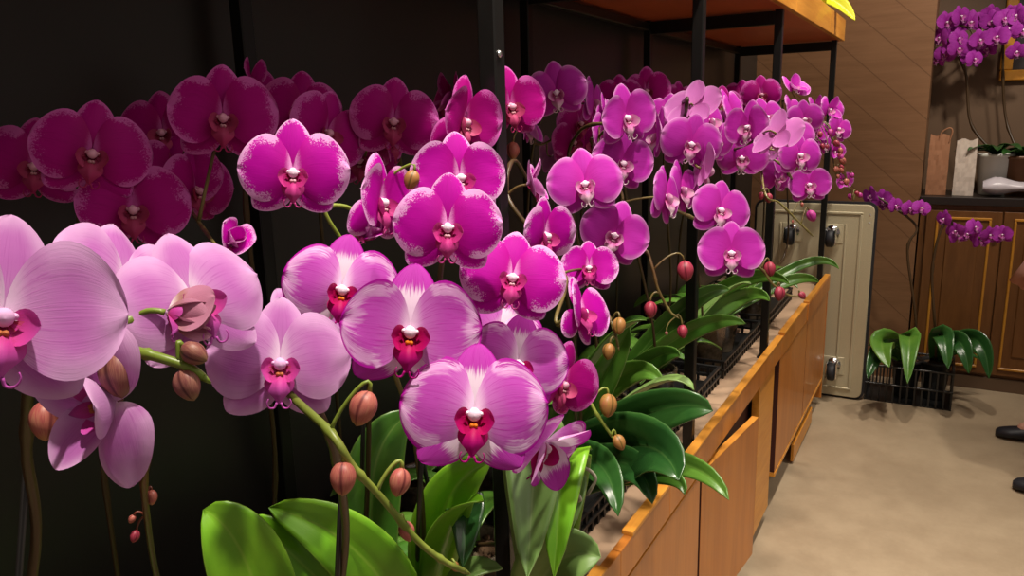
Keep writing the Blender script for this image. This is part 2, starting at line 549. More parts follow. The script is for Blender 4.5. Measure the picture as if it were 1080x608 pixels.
# ---------------------------------------------------------------- orchid flower meshes (unit: one flower width)
def sheet(mb, base, dirv, side, nrm, L, Wm, ex, pw, curve, cross, ruf, seed, nu=15, nv=10, mi=0, asym=0.0):
    """a petal-like curved sheet: length L along dirv, half width Wm, curving towards nrm"""
    base, dirv, side, nrm = Vector(base), Vector(dirv), Vector(side), Vector(nrm)
    rs = random.Random(seed)
    ph = [rs.uniform(0, 6.28) for _ in range(4)]
    P = []; A = []; B = []; E = []
    for i in range(nu + 1):
        t = i / nu
        u = 0.5 - 0.5 * math.cos(PI * (0.06 + 0.94 * t))
        u = (u - 0.0089) / (1 - 0.0089)
        u = max(0.0, min(1.0, u))
        w = Wm * max(0.0, math.sin(PI * max(1e-4, min(0.9999, u)) ** ex)) ** pw
        w = max(w, 0.02 * (1 - u))
        if i == nu: w = 0.0
        row = []
        for j in range(nv + 1):
            v = -1 + 2 * j / nv
            al = L * (u - 0.05 * v * v * u * (1 - u)) 
            ac = w * v + asym * math.sin(PI * u) * L
            zz = L * (curve[0] * u + curve[1] * u * u) + cross * w * v * v
            rim = max(abs(v) ** 2, u ** 3) * sstep(u, 0.1, 0.5)
            zz += ruf * L * rim * (math.sin(5 * v + 4 * u + ph[0]) + 0.6 * math.sin(9 * v - 7 * u + ph[1]))
            row.append(base + dirv * al + side * ac + nrm * zz)
            A.append(u); B.append(v)
            e = 1 - min(w * (1 - abs(v)) / Wm, (1 - u) * L / Wm * 0.9)
            E.append(e * sstep(u, 0.08, 0.45))
        P.append(row)
    mb.grid(P, mi, {'pu': A, 'pv': B, 'edge': E})


def sepals_mb(fold=0.0, seed=1):
    mb = MB()
    for k, (ang, L, Wm) in enumerate(((0, 0.475, 0.172), (134, 0.46, 0.17), (-134, 0.46, 0.17))):
        a = math.radians(ang)
        d2 = Vector((math.sin(a), math.cos(a), 0))
        f = math.radians(fold)
        dirv = d2 * math.cos(f) + Vector((0, 0, 1)) * math.sin(f)
        nrm = Vector((0, 0, 1)) * math.cos(f) - d2 * math.sin(f)
        side = Vector((d2.y, -d2.x, 0))
        sheet(mb, d2 * 0.015 + Vector((0, 0, -0.012)), dirv, side, nrm, L, Wm, 1.0, 0.58, (0.10, -0.22 + fold * 0.004), -0.25 if fold < 30 else 0.35, 0.006, seed * 10 + k)
    return mb


def petal_mb(sgn, seed=1, curve=(0.16, -0.30), cross=-0.08):
    mb = MB()
    a = math.radians(9)
    dirv = Vector((sgn * math.cos(a), math.sin(a), 0))
    side = Vector((-math.sin(a) * sgn, math.cos(a), 0)) * -sgn
    sheet(mb, (sgn * 0.008, 0.0, 0.012), dirv, side, (0, 0, 1), 0.495, 0.322, 1.02, 0.52, curve, cross, 0.018, seed, 18, 12, 0, -0.03 * sgn)
    return mb


def lip_mb(seed=1):
    mb = MB()
    for k in ('pu', 'pv', 'edge'): mb.a.setdefault(k, {})

    def const(n0, u, e=0.0):
        for i in range(n0, len(mb.v)):
            mb.a['pu'][i] = u; mb.a['edge'][i] = e
    # mid lobe: narrow claw, shield shaped blade folded down on both sides
    path = [Vector((0, -0.045, 0.03)), Vector((0, -0.095, 0.085)), Vector((0, -0.15, 0.13)), Vector((0, -0.215, 0.145)), Vector((0, -0.285, 0.115))]
    cp = crom(path, 4)
    P = []; A = []; B = []
    for i, p in enumerate(cp):
        u = i / (len(cp) - 1)
        w = 0.040 + 0.062 * max(0.0, math.sin(PI * min(1, u ** 1.15))) ** 1.2
        w *= 1.0 - 0.6 * sstep(u, 0.65, 1.0)
        row = []
        for j in range(9):
            v = -1 + j / 4
            row.append(p + Vector((w * v, 0.18 * w * abs(v), -0.75 * w * abs(v) ** 1.4 + 0.02 * math.exp(-(v * 4) ** 2) * math.sin(PI * u))))
            A.append(u); B.append(v)
        P.append(row)
    mb.grid(P, 0, {'pu': A, 'pv': B, 'edge': [0.0] * len(A)})
    # the cup under the column
    P = []; A = []; B = []
    for i in range(6):
        t = i / 5
        row = []
        for j in range(9):
            v = -1 + j / 4
            row.append(Vector((0.078 * v * (0.35 + 0.65 * t), -0.012 - 0.075 * (1 - v * v) * t ** 0.7 - 0.01 * t, 0.012 + 0.075 * t * (0.5 + 0.5 * v * v))))
            A.append(0.05 + 0.15 * t); B.append(v)
        P.append(row)
    mb.grid(P, 0, {'pu': A, 'pv': B, 'edge': [0.0] * len(A)})
    for s in (-1, 1):
        # side lobes: ears that stand out beside the column and curl in
        d = Vector((s * 0.86, 0.05, 0.50)).normalized()
        side = Vector((s * 0.05, 0.95, -0.28)).normalized()
        nrm = Vector((-s * 0.62, 0.0, 0.76)).normalized()
        n0 = len(mb.v)
        sheet(mb, (s * 0.030, -0.052, 0.022), d, side, nrm, 0.175, 0.092, 0.8, 0.5, (-0.1, 0.55), 0.35, 0.012, seed + s, 9, 7)
        for i in range(n0, len(mb.v)):
            mb.a['pu'][i] = 0.22 + 0.5 * mb.a['pu'][i]; mb.a['edge'][i] = 0.0
        # tendrils
        q = [Vector((s * 0.014, -0.275, 0.118)), Vector((s * 0.03, -0.31, 0.11)), Vector((s * 0.062, -0.312, 0.125)), Vector((s * 0.08, -0.28, 0.145)), Vector((s * 0.07, -0.25, 0.15))]
        c = crom(q, 3)
        n0 = len(mb.v)
        mb.tube(c, [0.009 * (1 - 0.6 * i / (len(c) - 1)) for i in range(len(c))], 5)
        const(n0, 1.0)
        n0 = len(mb.v)
        mb.lathe([(0, -0.020), (0.013, -0.014), (0.017, 0), (0.013, 0.014), (0, 0.020)], (s * 0.012, -0.080, 0.085), 8)
        const(n0, 0.5, 1.0)
    return mb


def column_mb():
    mb = MB()
    mb.lathe([(0.0, -0.005), (0.034, 0.0), (0.034, 0.03), (0.036, 0.055), (0.044, 0.075), (0.041, 0.095), (0.022, 0.110), (0, 0.114)], (0, 0.012, 0.0), 12, axis=(0, -0.28, 1))
    for s in (-1, 1):
        mb.lathe([(0, -0.02), (0.014, -0.012), (0.018, 0), (0.014, 0.012), (0, 0.02)], (s * 0.042, 0.0, 0.06), 8)
    return mb


KINDS = {'pale': ('pale', 'pale', 'lip_pale', 'column_pale'), 'opening': ('opening', 'opening', 'lip_pale', 'column_pale'), 'rear': ('rear', 'rear', 'lip_rear', 'column_rear'), 'splash': ('splash', 'flame', 'lip_splash', 'column'),
         'magenta': ('magenta', 'magenta', 'lip_magenta', 'column'), 'pink': ('pink', 'pink', 'lip_pink', 'column'),
         'purple': ('purple', 'purple', 'lip_purple', 'column')}
MESH = {}
for kd, (pm, sm, lm, cm) in KINDS.items():
    for sd in (1, 2, 3):
        cv = ((0.20, -0.36), (0.30, -0.34), (0.12, -0.30))[sd - 1]
        cr = (-0.20, 0.04, -0.12)[sd - 1]
        MESH[kd, 'L', sd] = petal_mb(-1, sd * 7, cv, cr).mesh('petal', M[pm])
        MESH[kd, 'R', sd] = petal_mb(1, sd * 7 + 3, cv, cr).mesh('petal', M[pm])
    MESH[kd, 'S', 0] = sepals_mb(0, 1).mesh('flower', M[sm])
    MESH[kd, 'S', 1] = sepals_mb(38, 2).mesh('flower', M[sm])
    MESH[kd, 'S', 2] = sepals_mb(66, 3).mesh('flower', M[sm])
    MESH[kd, 'lip'] = lip_mb(5).mesh('lip', M[lm])
    MESH[kd, 'col'] = column_mb().mesh('column', M[cm])
SIZE = {'pale': 0.105, 'opening': 0.06, 'splash': 0.108, 'magenta': 0.105, 'pink': 0.108, 'purple': 0.11, 'rear': 0.113}


def add_flower(root, mat, width, kind, sweep, fold, rnd):
    """mat: world matrix without scale (x right, y up, z facing)"""
    inv = inv_of(root)
    fl = bpy.data.objects.new('flower', MESH[kind, 'S', fold]); COL.objects.link(fl)
    fl.parent = root
    fl.matrix_basis = inv @ mat @ Matrix.Scale(width, 4)
    sd = rnd.choice((1, 2, 3))
    for s, key in ((-1, 'L'), (1, 'R')):
        p = bpy.data.objects.new('petal', MESH[kind, key, sd]); COL.objects.link(p); p.parent = fl
        a = math.radians(sweep + rnd.uniform(-5, 5))
        p.matrix_basis = Matrix.Rotation(a * -s, 4, 'Y') @ Matrix.Rotation(math.radians(rnd.uniform(-6, 6)), 4, 'Z') @ Matrix.Scale(rnd.uniform(.95, 1.04), 4)
    for nm, key in (('lip', 'lip'), ('column', 'col')):
        p = bpy.data.objects.new(nm, MESH[kind, key]); COL.objects.link(p); p.parent = fl
    return fl


def view_frame(px, py, d, yaw, pitch, roll):
    c = at(px, py, d)
    z = (CAM - c).normalized()
    x = UP.cross(z).normalized()
    y = z.cross(x)
    R = Matrix(((x.x, y.x, z.x), (x.y, y.y, z.y), (x.z, y.z, z.z)))
    R = R @ Matrix.Rotation(math.radians(yaw), 3, 'Y') @ Matrix.Rotation(math.radians(-pitch), 3, 'X') @ Matrix.Rotation(math.radians(-roll), 3, 'Z')
    return Matrix.Translation(c) @ R.to_4x4()


def bud_mesh(m):
    mb = MB()
    n = 18; prof = []
    A = []; B = []; E = []
    rows = 12; vs = []; fs = []
    for i in range(rows + 1):
        t = i / rows
        r = 0.375 * math.sin(PI * t ** 0.9) ** 0.6 * (1.0 - 0.10 * t) if 0 < i < rows else 0.0
        for k in range(n):
            th = 2 * PI * k / n
            rid = 0.5 + 0.5 * math.cos(3 * th)
            groove = max(0.0, 1 - abs(((th / (2 * PI) * 3) % 1) - 0.5) * 9)
            rr = r * (1 + 0.07 * rid - 0.09 * groove)
            vs.append((rr * math.cos(th), rr * math.sin(th), t))
            A.append(t); B.append(math.cos(th) + 2 * math.sin(th)); E.append(groove)
    for i in range(rows):
        for k in range(n):
            k2 = (k + 1) % n
            fs.append((i * n + k, i * n + k2, (i + 1) * n + k2, (i + 1) * n + k))
    mb.add(vs, fs, 0, {'pu': A, 'pv': B, 'edge': E})
    return mb.mesh('bud', m)


BUD = {k: bud_mesh(M[k]) for k in ('bud_brown', 'bud_pink', 'bud_green', 'bud_red', 'bud_magenta')}


def leaf_sheet(mb, p0, p1, p2, width, up=None, tipr=0.62, fold=0.25):
    """strap leaf along a quadratic curve p0 p1 p2"""
    p0, p1, p2 = Vector(p0), Vector(p1), Vector(p2)
    nu, nv = 18, 8
    P = []; A = []; B = []
    for i in range(nu + 1):
        u = i / nu
        c = p0 * (1 - u) ** 2 + p1 * 2 * u * (1 - u) + p2 * u * u
        t = ((p1 - p0) * 2 * (1 - u) + (p2 - p1) * 2 * u).normalized()
        ref = Vector(up) if up is not None else Vector((0, 0, 1))
        s = t.cross(ref)
        if s.length < 1e-3: s = t.cross(Vector((1, 0, 0)))
        s.normalize()
        nn = s.cross(t).normalized()
        w = width * 0.5 * max(0.0, math.sin(PI * (0.10 + 0.90 * u) ** 0.92)) ** tipr
        if i == nu: w = 0
        row = []
        for j in range(nv + 1):
            v = -1 + 2 * j / nv
            row.append(c + s * (w * v) + nn * (fold * w * abs(v) ** 1.3 - 0.06 * width * math.exp(-(v * 5) ** 2) * math.sin(PI * u)))
            A.append(u); B.append(v)
        P.append(row)
    mb.grid(P, 0, {'pu': A, 'pv': B})


def pot_part(root, x, y, z0, kind, r=0.058, h=0.125):
    mb = MB()
    prof = [(0.0, 0.0), (r * 0.72, 0.0), (r * 0.74, 0.004), (r * 0.97, h - 0.014), (r * 1.06, h - 0.014), (r * 1.06, h), (r * 0.95, h), (r * 0.94, h - 0.02), (r * 0.9, h - 0.028)]
    mb.lathe(prof, (x, y, z0), 28)
    p = mb.build('pot', M[kind], root)
    b = MB()
    rr = random.Random(int((x * 97 + y * 31) * 1000))
    b.lathe([(r * 0.93, h - 0.022), (r * 0.7, h - 0.012), (r * 0.35, h - 0.004), (0, h)], (x, y, z0), 16, mod=lambda th, t: 1)
    for k in range(16):
        a = rr.uniform(0, 6.28); q = rr.uniform(0, r * 0.8)
        s = rr.uniform(0.005, 0.010)
        b.lathe([(0, -s * .6), (s, -s * .3), (s * 0.9, s * .4), (0, s * .6)], (x + q * math.cos(a), y + q * math.sin(a), z0 + h - 0.008), 6, axis=(rr.uniform(-1, 1), rr.uniform(-1, 1), 1))
    b.build('bark_mix', M['bark'], p)
    return p


PLANTS = []
XW_LIMIT = -0.955


def orchid(label, group, pot, flowers, spike=None, tail=(), buds=(), leaves=(), auto=(), stem='stem_brown', potkind='pot_clear', z0=0.627 + 0.006,
           stake=None, onpath=None, rad=0.0032, seed=0, leafmat='leaf_mid', pot_r=0.058, pot_h=0.125, name='orchid_plant'):
    """flowers: (px, py, width_px, yaw, pitch, roll, kind[, sweep, fold, size]); spike: explicit points before the first flower; tail: after the last"""
    rnd = random.Random(seed * 13 + 5)
    x, y = pot
    if z0 < 0.65 and z0 > 0.5: x = min(x, -0.648)
    root = thing(name, label, 'orchid', (x, y, z0), group)
    pp = pot_part(root, x, y, z0, potkind, pot_r, pot_h)
    top = Vector((x, y, z0 + pot_h - 0.005))
    backs = []
    placed = []
    for f in flowers:
        px, py, W, yaw, pitch, roll, kind = f[:7]
        sweep = f[7] if len(f) > 7 else 8
        fold = f[8] if len(f) > 8 else 0
        kk = kind
        size = f[9] if len(f) > 9 else SIZE[kind]
        d = size * F / W
        if kind == 'pink': yaw += rnd.uniform(-9, 9); pitch += rnd.uniform(-7, 5); roll += rnd.uniform(-9, 9)
        m = view_frame(px, py, d, yaw, pitch, roll)
        add_flower(root, m, size, kk, sweep, fold, rnd)
        c = m.translation
        nz = (m.to_3x3() @ Vector((0, 0, 1))).normalized()
        placed.append((c, nz, size))
        if onpath is None or len(placed) - 1 in onpath: backs.append(c - nz * size * 0.34 - Vector((0, 0, size * 0.10)))
    mid = []
    for i in range(len(backs)):
        if i == 0 or i == len(backs) - 1: mid.append(backs[i])
        else: mid.append(backs[i - 1] * 0.25 + backs[i] * 0.5 + backs[i + 1] * 0.25)
    if spike:
        pre = [at(*p) if len(p) == 3 else Vector(p[:3]) for p in spike]
    else:
        fst = mid[0] if mid else at(*tail[0])
        pre = [Vector((top.x * 0.92 + fst.x * 0.08, top.y * 0.92 + fst.y * 0.08, top.z * 0.55 + fst.z * 0.45)),
               Vector((top.x * 0.6 + fst.x * 0.4, top.y * 0.6 + fst.y * 0.4, top.z * 0.12 + fst.z * 0.88))]
    ctrl = [top] + pre + mid + [at(*p) for p in tail]
    path = crom(ctrl, 7)
    n = len(path)
    mb = MB()
    radii = [rad * (1.15 - 0.55 * i / (n - 1)) for i in range(n)]
    for q in range(6, n - 2, 9): radii[q] *= 1.35
    mb.tube(path, radii, 8)
    tone = [i // 8 / (n - 1) for i in range(8 * n)]
    hi = [p for i, p in enumerate(path) if i > n * 0.3]

    def stalk(end, dirv, r, arch):
        # a short curved stalk from the spike to a flower or bud
        s = min(hi, key=lambda p: (p - end).length + 0.4 * max(0, p.z - end.z - 0.05))
        a = s + (end - s) * 0.3 + Vector((0, 0, arch))
        b = end - dirv * min(0.02, (end - s).length * 0.4) + Vector((0, 0, arch * 0.5))
        c = [s, a, b, end]
        cc = [c[0] * (1 - t) ** 3 + c[1] * 3 * t * (1 - t) ** 2 + c[2] * 3 * t * t * (1 - t) + c[3] * t ** 3 for t in [k / 8 for k in range(9)]]
        mb.tube(cc, [r * 1.25] + [r] * 7 + [r * 1.2], 6)
    for c, nz, size in placed:
        stalk(c - nz * size * 0.02, nz, 0.0019, 0.004)
    inv = inv_of(root)
    for b in buds:
        px, py, d, ln, kind = b[:5]
        ang = b[5] if len(b) > 5 else rnd.uniform(-25, 25)
        c = at(px, py, d)
        a = math.radians(ang)
        ax = (DN * math.cos(a) + RT * math.sin(a) - FW * rnd.uniform(0.0, 0.35)).normalized()
        o = bpy.data.objects.new('bud', BUD[kind]); COL.objects.link(o); o.parent = root
        st = c - ax * ln * 0.5
        q = ax.to_track_quat('Z', 'Y').to_matrix().to_4x4()
        o.matrix_basis = inv @ Matrix.Translation(st) @ q @ Matrix.Rotation(rnd.uniform(0, 6), 4, 'Z') @ Matrix.Scale(ln, 4)
        stalk(st + ax * ln * 0.04, ax, 0.0015 if ln > 0.014 else 0.001, min(0.014, ln * 0.5))
    if buds or tail:
        mb.tube([path[-1], path[-1] + (path[-1] - path[-2]).normalized() * 0.006], [radii[-1], 0.0006], 6)
    mb.a['pu'] = {i: (tone[i] if i < len(tone) else 1.0) for i in range(len(mb.v))}
    mb.build('flower_spike', M[stem], root)
    if stake:
        s = MB()
        e = Vector(stake) if len(stake) == 3 and abs(stake[0]) < 5 else at(*stake)
        b0 = Vector((x + 0.012, y + 0.006, z0 + 0.03))
        s.tube([b0, b0 * 0.5 + e * 0.5, e], 0.003, 8)
        s.build('stake', M['stake'], root)
    for lf in leaves:
        p0, p1, p2, w, lm = lf[:5]
        pts = []
        for p in (p0, p1, p2):
            pts.append(top + Vector((0, 0, 0.0)) if p == 'pot' else at(*p))
        up = lf[5] if len(lf) > 5 else None
        if up == 'cam': up = (CAM - pts[1]).normalized()
        l = MB(); leaf_sheet(l, pts[0], pts[1], pts[2], w, up)
        solid(l.build('leaf', M[lm], root), 0.0022)
    for (az, ln, rise, wd) in auto:
        a = math.radians(az)
        dv = Vector((math.cos(a), math.sin(a), 0))
        if XW_LIMIT < x < 0 and x + dv.x * ln < XW_LIMIT: dv.x = -dv.x * 0.6      # keep the foliage clear of the wall behind
        p0 = top + dv * 0.008
        p1 = top + dv * ln * 0.45 + Vector((0, 0, rise))
        p2 = top + dv * ln + Vector((0, 0, rise * 0.35))
        l = MB(); leaf_sheet(l, p0, p1, p2, wd)
        solid(l.build('leaf', M[leafmat], root), 0.0022)
    PLANTS.append(root)
    return root, pp



# ---------------------------------------------------------------- the room
ZC = 0.627            # bench top
XP = -0.51            # front posts
XL = -0.470           # bench front
XR = -0.944           # rear posts
XW = -0.990           # black wall
YW = 4.56             # far wall
struct('floor', MB().box(-1.05, 2.2, -1.2, 5.0, -0.05, 0.0), M['floor'])
struct('wall_left', MB().box(XW - 0.05, XW, -1.2, YW, 0.0, 2.9), M['black_wall'])
o = struct('wall_far', MB().box(XW - 0.05, -0.124, YW, YW + 0.5, 0.0, 2.9), M['brown_wall'])
struct('wall_back', MB().box(-0.124, 2.2, YW + 0.40, YW + 0.5, 0.0, 2.9), M['alcove'])
t = MB().box(XW, XW + 0.006, 4.06, 4.13, 0.0, 2.9)
struct('reflection_strip', t, M['wall_reflection'])  # grey strip put in for a reflection on the black wall

# black steel rack carrying the upper shelf
rack = thing('display_rack', 'black steel post rack with an orange wooden shelf above the orchids', 'rack', (-0.73, 2.3, ZC))
ZS = H + 0.63 * 0.51   # underside of the shelf board
hw = 0.0125
PY = (0.857, 1.757, 2.644, 3.93)
for y in PY:
    for x in (XP, XR):
        mb = MB().box(x - hw, x + hw, y - hw, y + hw, ZC + 0.002, ZS, 0, 0.002)
        p = mb.build('post', M['steel'], rack)
        f = MB().box(x - 0.02, x + 0.02, y - 0.02, y + 0.02, ZC, ZC + 0.005, 0, 0.001)
        f.build('foot_plate', M['steel'], p)
        if abs(y - 0.857) < 0.01 and x == XP:
            c = on_x(526, 57, XP + hw + 0.0005)
            s = MB(); s.lathe([(0, 0.0), (0.0045, 0.0), (0.0045, 0.002), (0.003, 0.0035), (0, 0.0035)], (XP + hw, y - 0.004, c.z), 12, axis=(1, 0, 0))
            s.build('screw', M['screw'], p)
    MB().box(XR + hw, XP - hw, y - hw, y + hw, ZS - 0.045, ZS - 0.004, 0, 0.002).build('cross_beam', M['steel'], rack)
MB().box(XR - hw, XR + hw, PY[0] - 0.9, PY[-1] - hw, ZS - 0.034, ZS - 0.009, 0, 0.002).build('rear_rail', M['steel'], rack)
SY0, SY1 = -0.35, 4.02
mb = MB()
mb.box(XW + 0.02, XP + 0.014, SY0, SY1, ZS, ZS + 0.02, 0, 0.001)
mb.build('shelf_board', M['shelf_wood'], rack)
cuts = [SY0, 0.95, 1.85, 2.75, 3.52, SY1]
for a, b in zip(cuts[:-1], cuts[1:]):
    MB().box(XP + 0.014, XP + 0.032, a + 0.0015, b - 0.0015, ZS, ZS + 0.095, 0, 0.0015).build('shelf_fascia', M['bench_edge'], rack)

# the planter bench
bench = thing('planter_bench', 'long orange wooden bench cabinet with worn cap strips, carrying the orchids', 'bench cabinet', (-0.73, 1.8, 0))
BY0, BY1 = -0.4, 3.97
ZL = H - 1.66 * 0.47 + 0.0   # top of the front lip
ZLB = H - 1.82 * 0.47        # bottom of the front lip
ZRB = H - 2.80 * 0.47        # bottom rail
MB().box(XW + 0.004, XL - 0.02, BY0, BY1, ZC - 0.022, ZC).build('bench_top', M['bench_top'], bench)
MB().box(XW + 0.006, XL - 0.045, BY0 + 0.01, BY1 - 0.02, 0.10, ZC - 0.024).build('carcass', M['bench_dark'], bench)
# front lip boards with a cap strip, in separate lengths; one cap length has broken away
yl = lambda px, py: on_x(px, py, XL).y
cuts = [BY0, 0.52, yl(655, 580), yl(707, 511), yl(826, 350), yl(852, 323), BY1]
offs = [0.0, 0.0, 0.0, 0.0, 0.0, 0.003]
for i, (a, b) in enumerate(zip(cuts[:-1], cuts[1:])):
    MB().box(XL - 0.018, XL + offs[i], a + 0.001, b - 0.001, ZLB, ZL - 0.004, 0, 0.001).build('lip_board', M['bench_wood'], bench)
caps = [(BY0, yl(640, 600), 0), (yl(667, 548), yl(706, 512), 0.003), (yl(716, 498), yl(826, 352), 0.0), (yl(828, 345), yl(851, 326), 0.004), (yl(853, 320), BY1, 0.002)]
for a, b, dz in caps:
    MB().box(XL - 0.022, XL + 0.0015, a, b, ZL - 0.004, ZL + 0.002 + dz, 0, 0.001).build('cap_strip', M['bench_edge'], bench)
yd = lambda px, py: on_x(px, py, XL - 0.004).y
g1, g3, g4, g5 = yd(738, 545), yd(813.5, 470), yd(818, 470), yd(848, 400)
XS = -0.428
g2 = on_x(797.5, 500, XS).y         # far edge of the door that stands ajar


def door(y0, y1, swing=0.0, z0=None, z1=None):
    z0 = ZRB + 0.012 if z0 is None else z0
    z1 = ZLB - 0.010 if z1 is None else z1
    w = y1 - y0
    M0 = inv_of(bench) @ Matrix.Translation((XL - 0.004, y0, 0)) @ Matrix.Rotation(-swing, 4, 'Z')
    o = MB().box(-0.018, 0.0, 0.0012, w, z0, z1, 0, 0.001).build('cabinet_door', M['bench_wood'], bench, world=False)
    o.matrix_basis = M0
    MB().box(-0.019, 0.0002, 0.002, w - 0.001, z1, z1 + 0.0015).build('edge_strip', M['bench_edge'], o, world=False)
    MB().box(-0.0182, -0.0006, 0.0, 0.0012, z0 + 0.001, z1).build('gap_shade_strip', M['bench_dark'], o, world=False)  # dark strips on both edges paint in the shade of the door gaps
    MB().box(-0.0182, -0.0004, w, w + 0.001, z0 + 0.001, z1).build('gap_shade_strip', M['bench_dark'], o, world=False)
    return o


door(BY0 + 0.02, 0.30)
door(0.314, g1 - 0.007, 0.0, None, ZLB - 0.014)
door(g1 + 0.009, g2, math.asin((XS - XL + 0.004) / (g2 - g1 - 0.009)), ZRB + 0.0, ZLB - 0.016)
MB().box(XL - 0.03, XL - 0.006, yd(799.5, 470), g3, 0.055, ZLB - 0.004, 0, 0.001).build('end_stile', M['bench_edge'], bench)
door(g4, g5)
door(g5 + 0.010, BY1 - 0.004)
for a, b in ((BY0, g1 - 0.02), (g4, BY1)):
    MB().box(XL - 0.03, XL - 0.002, a, b, ZRB - 0.006, ZRB + 0.010, 0, 0.001).build('bottom_rail', M['bench_edge'], bench)
MB().box(XW + 0.01, XL - 0.10, BY0 + 0.02, BY1 - 0.03, 0.0, 0.10).build('plinth', M['bench_dark'], bench)
MB().box(XL - 0.016, XL - 0.004, yl(838, 478), yl(857, 440), 0.012, 0.088, 0, 0.001).build('loose_kick_strip', M['bench_edge'], bench)
MB().box(XW + 0.006, XL - 0.002, BY1 - 0.018, BY1, 0.04, ZLB - 0.002, 0, 0.001).build('end_panel', M['bench_wood'], bench)

# flatbed trolley standing on end behind the bench, its underside and castors towards us
tr = thing('platform_trolley', 'champagne metal platform trolley stood on end behind the bench, castors outward', 'trolley', (-0.6, 4.2, 0))
TY = 4.10
q0 = on_y(885, 421, TY); q1 = on_y(917, 225, TY); q2 = on_y(905, 216, TY)
x1, x0 = -0.300, -0.86
zt = q2.z


def rrect(x0, x1, z0, z1, r, n=6):
    out = []
    for cx, cz, a0 in ((x1 - r, z1 - r, 0), (x0 + r, z1 - r, 90), (x0 + r, z0 + r, 180), (x1 - r, z0 + r, 270)):
        for k in range(n + 1):
            a = math.radians(a0 + 90 * k / n)
            out.append((cx + r * math.cos(a), cz + r * math.sin(a)))
    return out


def plate(mb, ol, y0, y1, mi=0):
    n = len(ol)
    vs = [(x, y0, z) for x, z in ol] + [(x, y1, z) for x, z in ol]
    fs = [tuple(range(n)), tuple(range(2 * n - 1, n - 1, -1))] + [(i, n + i, n + (i + 1) % n, (i + 1) % n) for i in range(n)]
    mb.add(vs, fs, mi, None, False)


mb = MB(); plate(mb, rrect(x0, x1, 0.012, zt, 0.035), TY, TY + 0.02)
bevel_mod(mb.build('deck', M['trolley'], tr), 0.004, 2)
mb = MB()
# pressed ribs of the deck: a raised frame and two long ribs
for a, b, c, d in ((x0 + 0.05, x0 + 0.065, 0.06, zt - 0.05), (x1 - 0.065, x1 - 0.05, 0.06, zt - 0.05), (x1 - 0.13, x1 - 0.12, 0.12, zt - 0.1), (x0 + 0.12, x0 + 0.13, 0.12, zt - 0.1)):
    mb.box(a, b, TY - 0.006, TY + 0.001, c, d, 0, 0.003)
mb.box(x0 + 0.05, x1 - 0.05, TY - 0.006, TY + 0.001, zt - 0.05, zt - 0.037, 0, 0.003)
mb.box(x0 + 0.05, x1 - 0.05, TY - 0.006, TY + 0.001, 0.05, 0.063, 0, 0.003)
mb.build('pressed_ribs', M['trolley'], tr)
mb = MB(); plate(mb, rrect(x0 - 0.012, x1 + 0.012, 0.0, zt + 0.012, 0.045), TY + 0.015, TY + 0.035)
mb.build('rubber_bumper', M['rubber'], tr)
for cx, cz in ((x1 - 0.02, zt - 0.05), (x1 - 0.02, zt - 0.09)):
    r = MB().lathe([(0, -0.003), (0.006, -0.003), (0.006, 0.0), (0.003, 0.002), (0, 0.002)], (cx, TY, cz), 10, axis=(0, -1, 0))
    r.build('rivet', M['chrome'], tr)
for px, py in ((878, 247), (879, 386)):
    for sx in (0, 1):
        c = on_y(px, py, TY)
        if sx: c.x = x0 + x1 - c.x
        mb = MB().box(c.x - 0.05, c.x + 0.05, TY - 0.004, TY + 0.0, c.z - 0.045, c.z + 0.05, 0, 0.002)
        pl = mb.build('castor_plate', M['trolley'], tr)
        mb = MB()
        mb.lathe([(0, 0), (0.036, 0), (0.036, 0.014), (0, 0.014)], (c.x, TY - 0.004, c.z + 0.01), 16, axis=(0, -1, 0))
        for s in (-1, 1):
            mb.box(c.x + s * 0.024 - 0.003, c.x + s * 0.024 + 0.003, TY - 0.10, TY - 0.012, c.z - 0.04, c.z + 0.036, 0, 0.001)
        mb.lathe([(0, -0.025), (0.006, -0.025), (0.006, 0.025), (0, 0.025)], (c.x, TY - 0.075, c.z - 0.012), 10, axis=(1, 0, 0))
        mb.build('castor_fork', M['chrome'], pl)
        mb = MB().lathe([(0, -0.018), (0.036, -0.018), (0.043, -0.012), (0.043, 0.012), (0.036, 0.018), (0, 0.018)], (c.x, TY - 0.075, c.z - 0.012), 20, axis=(1, 0, 0))
        mb.build('castor_wheel', M['rubber'], pl)

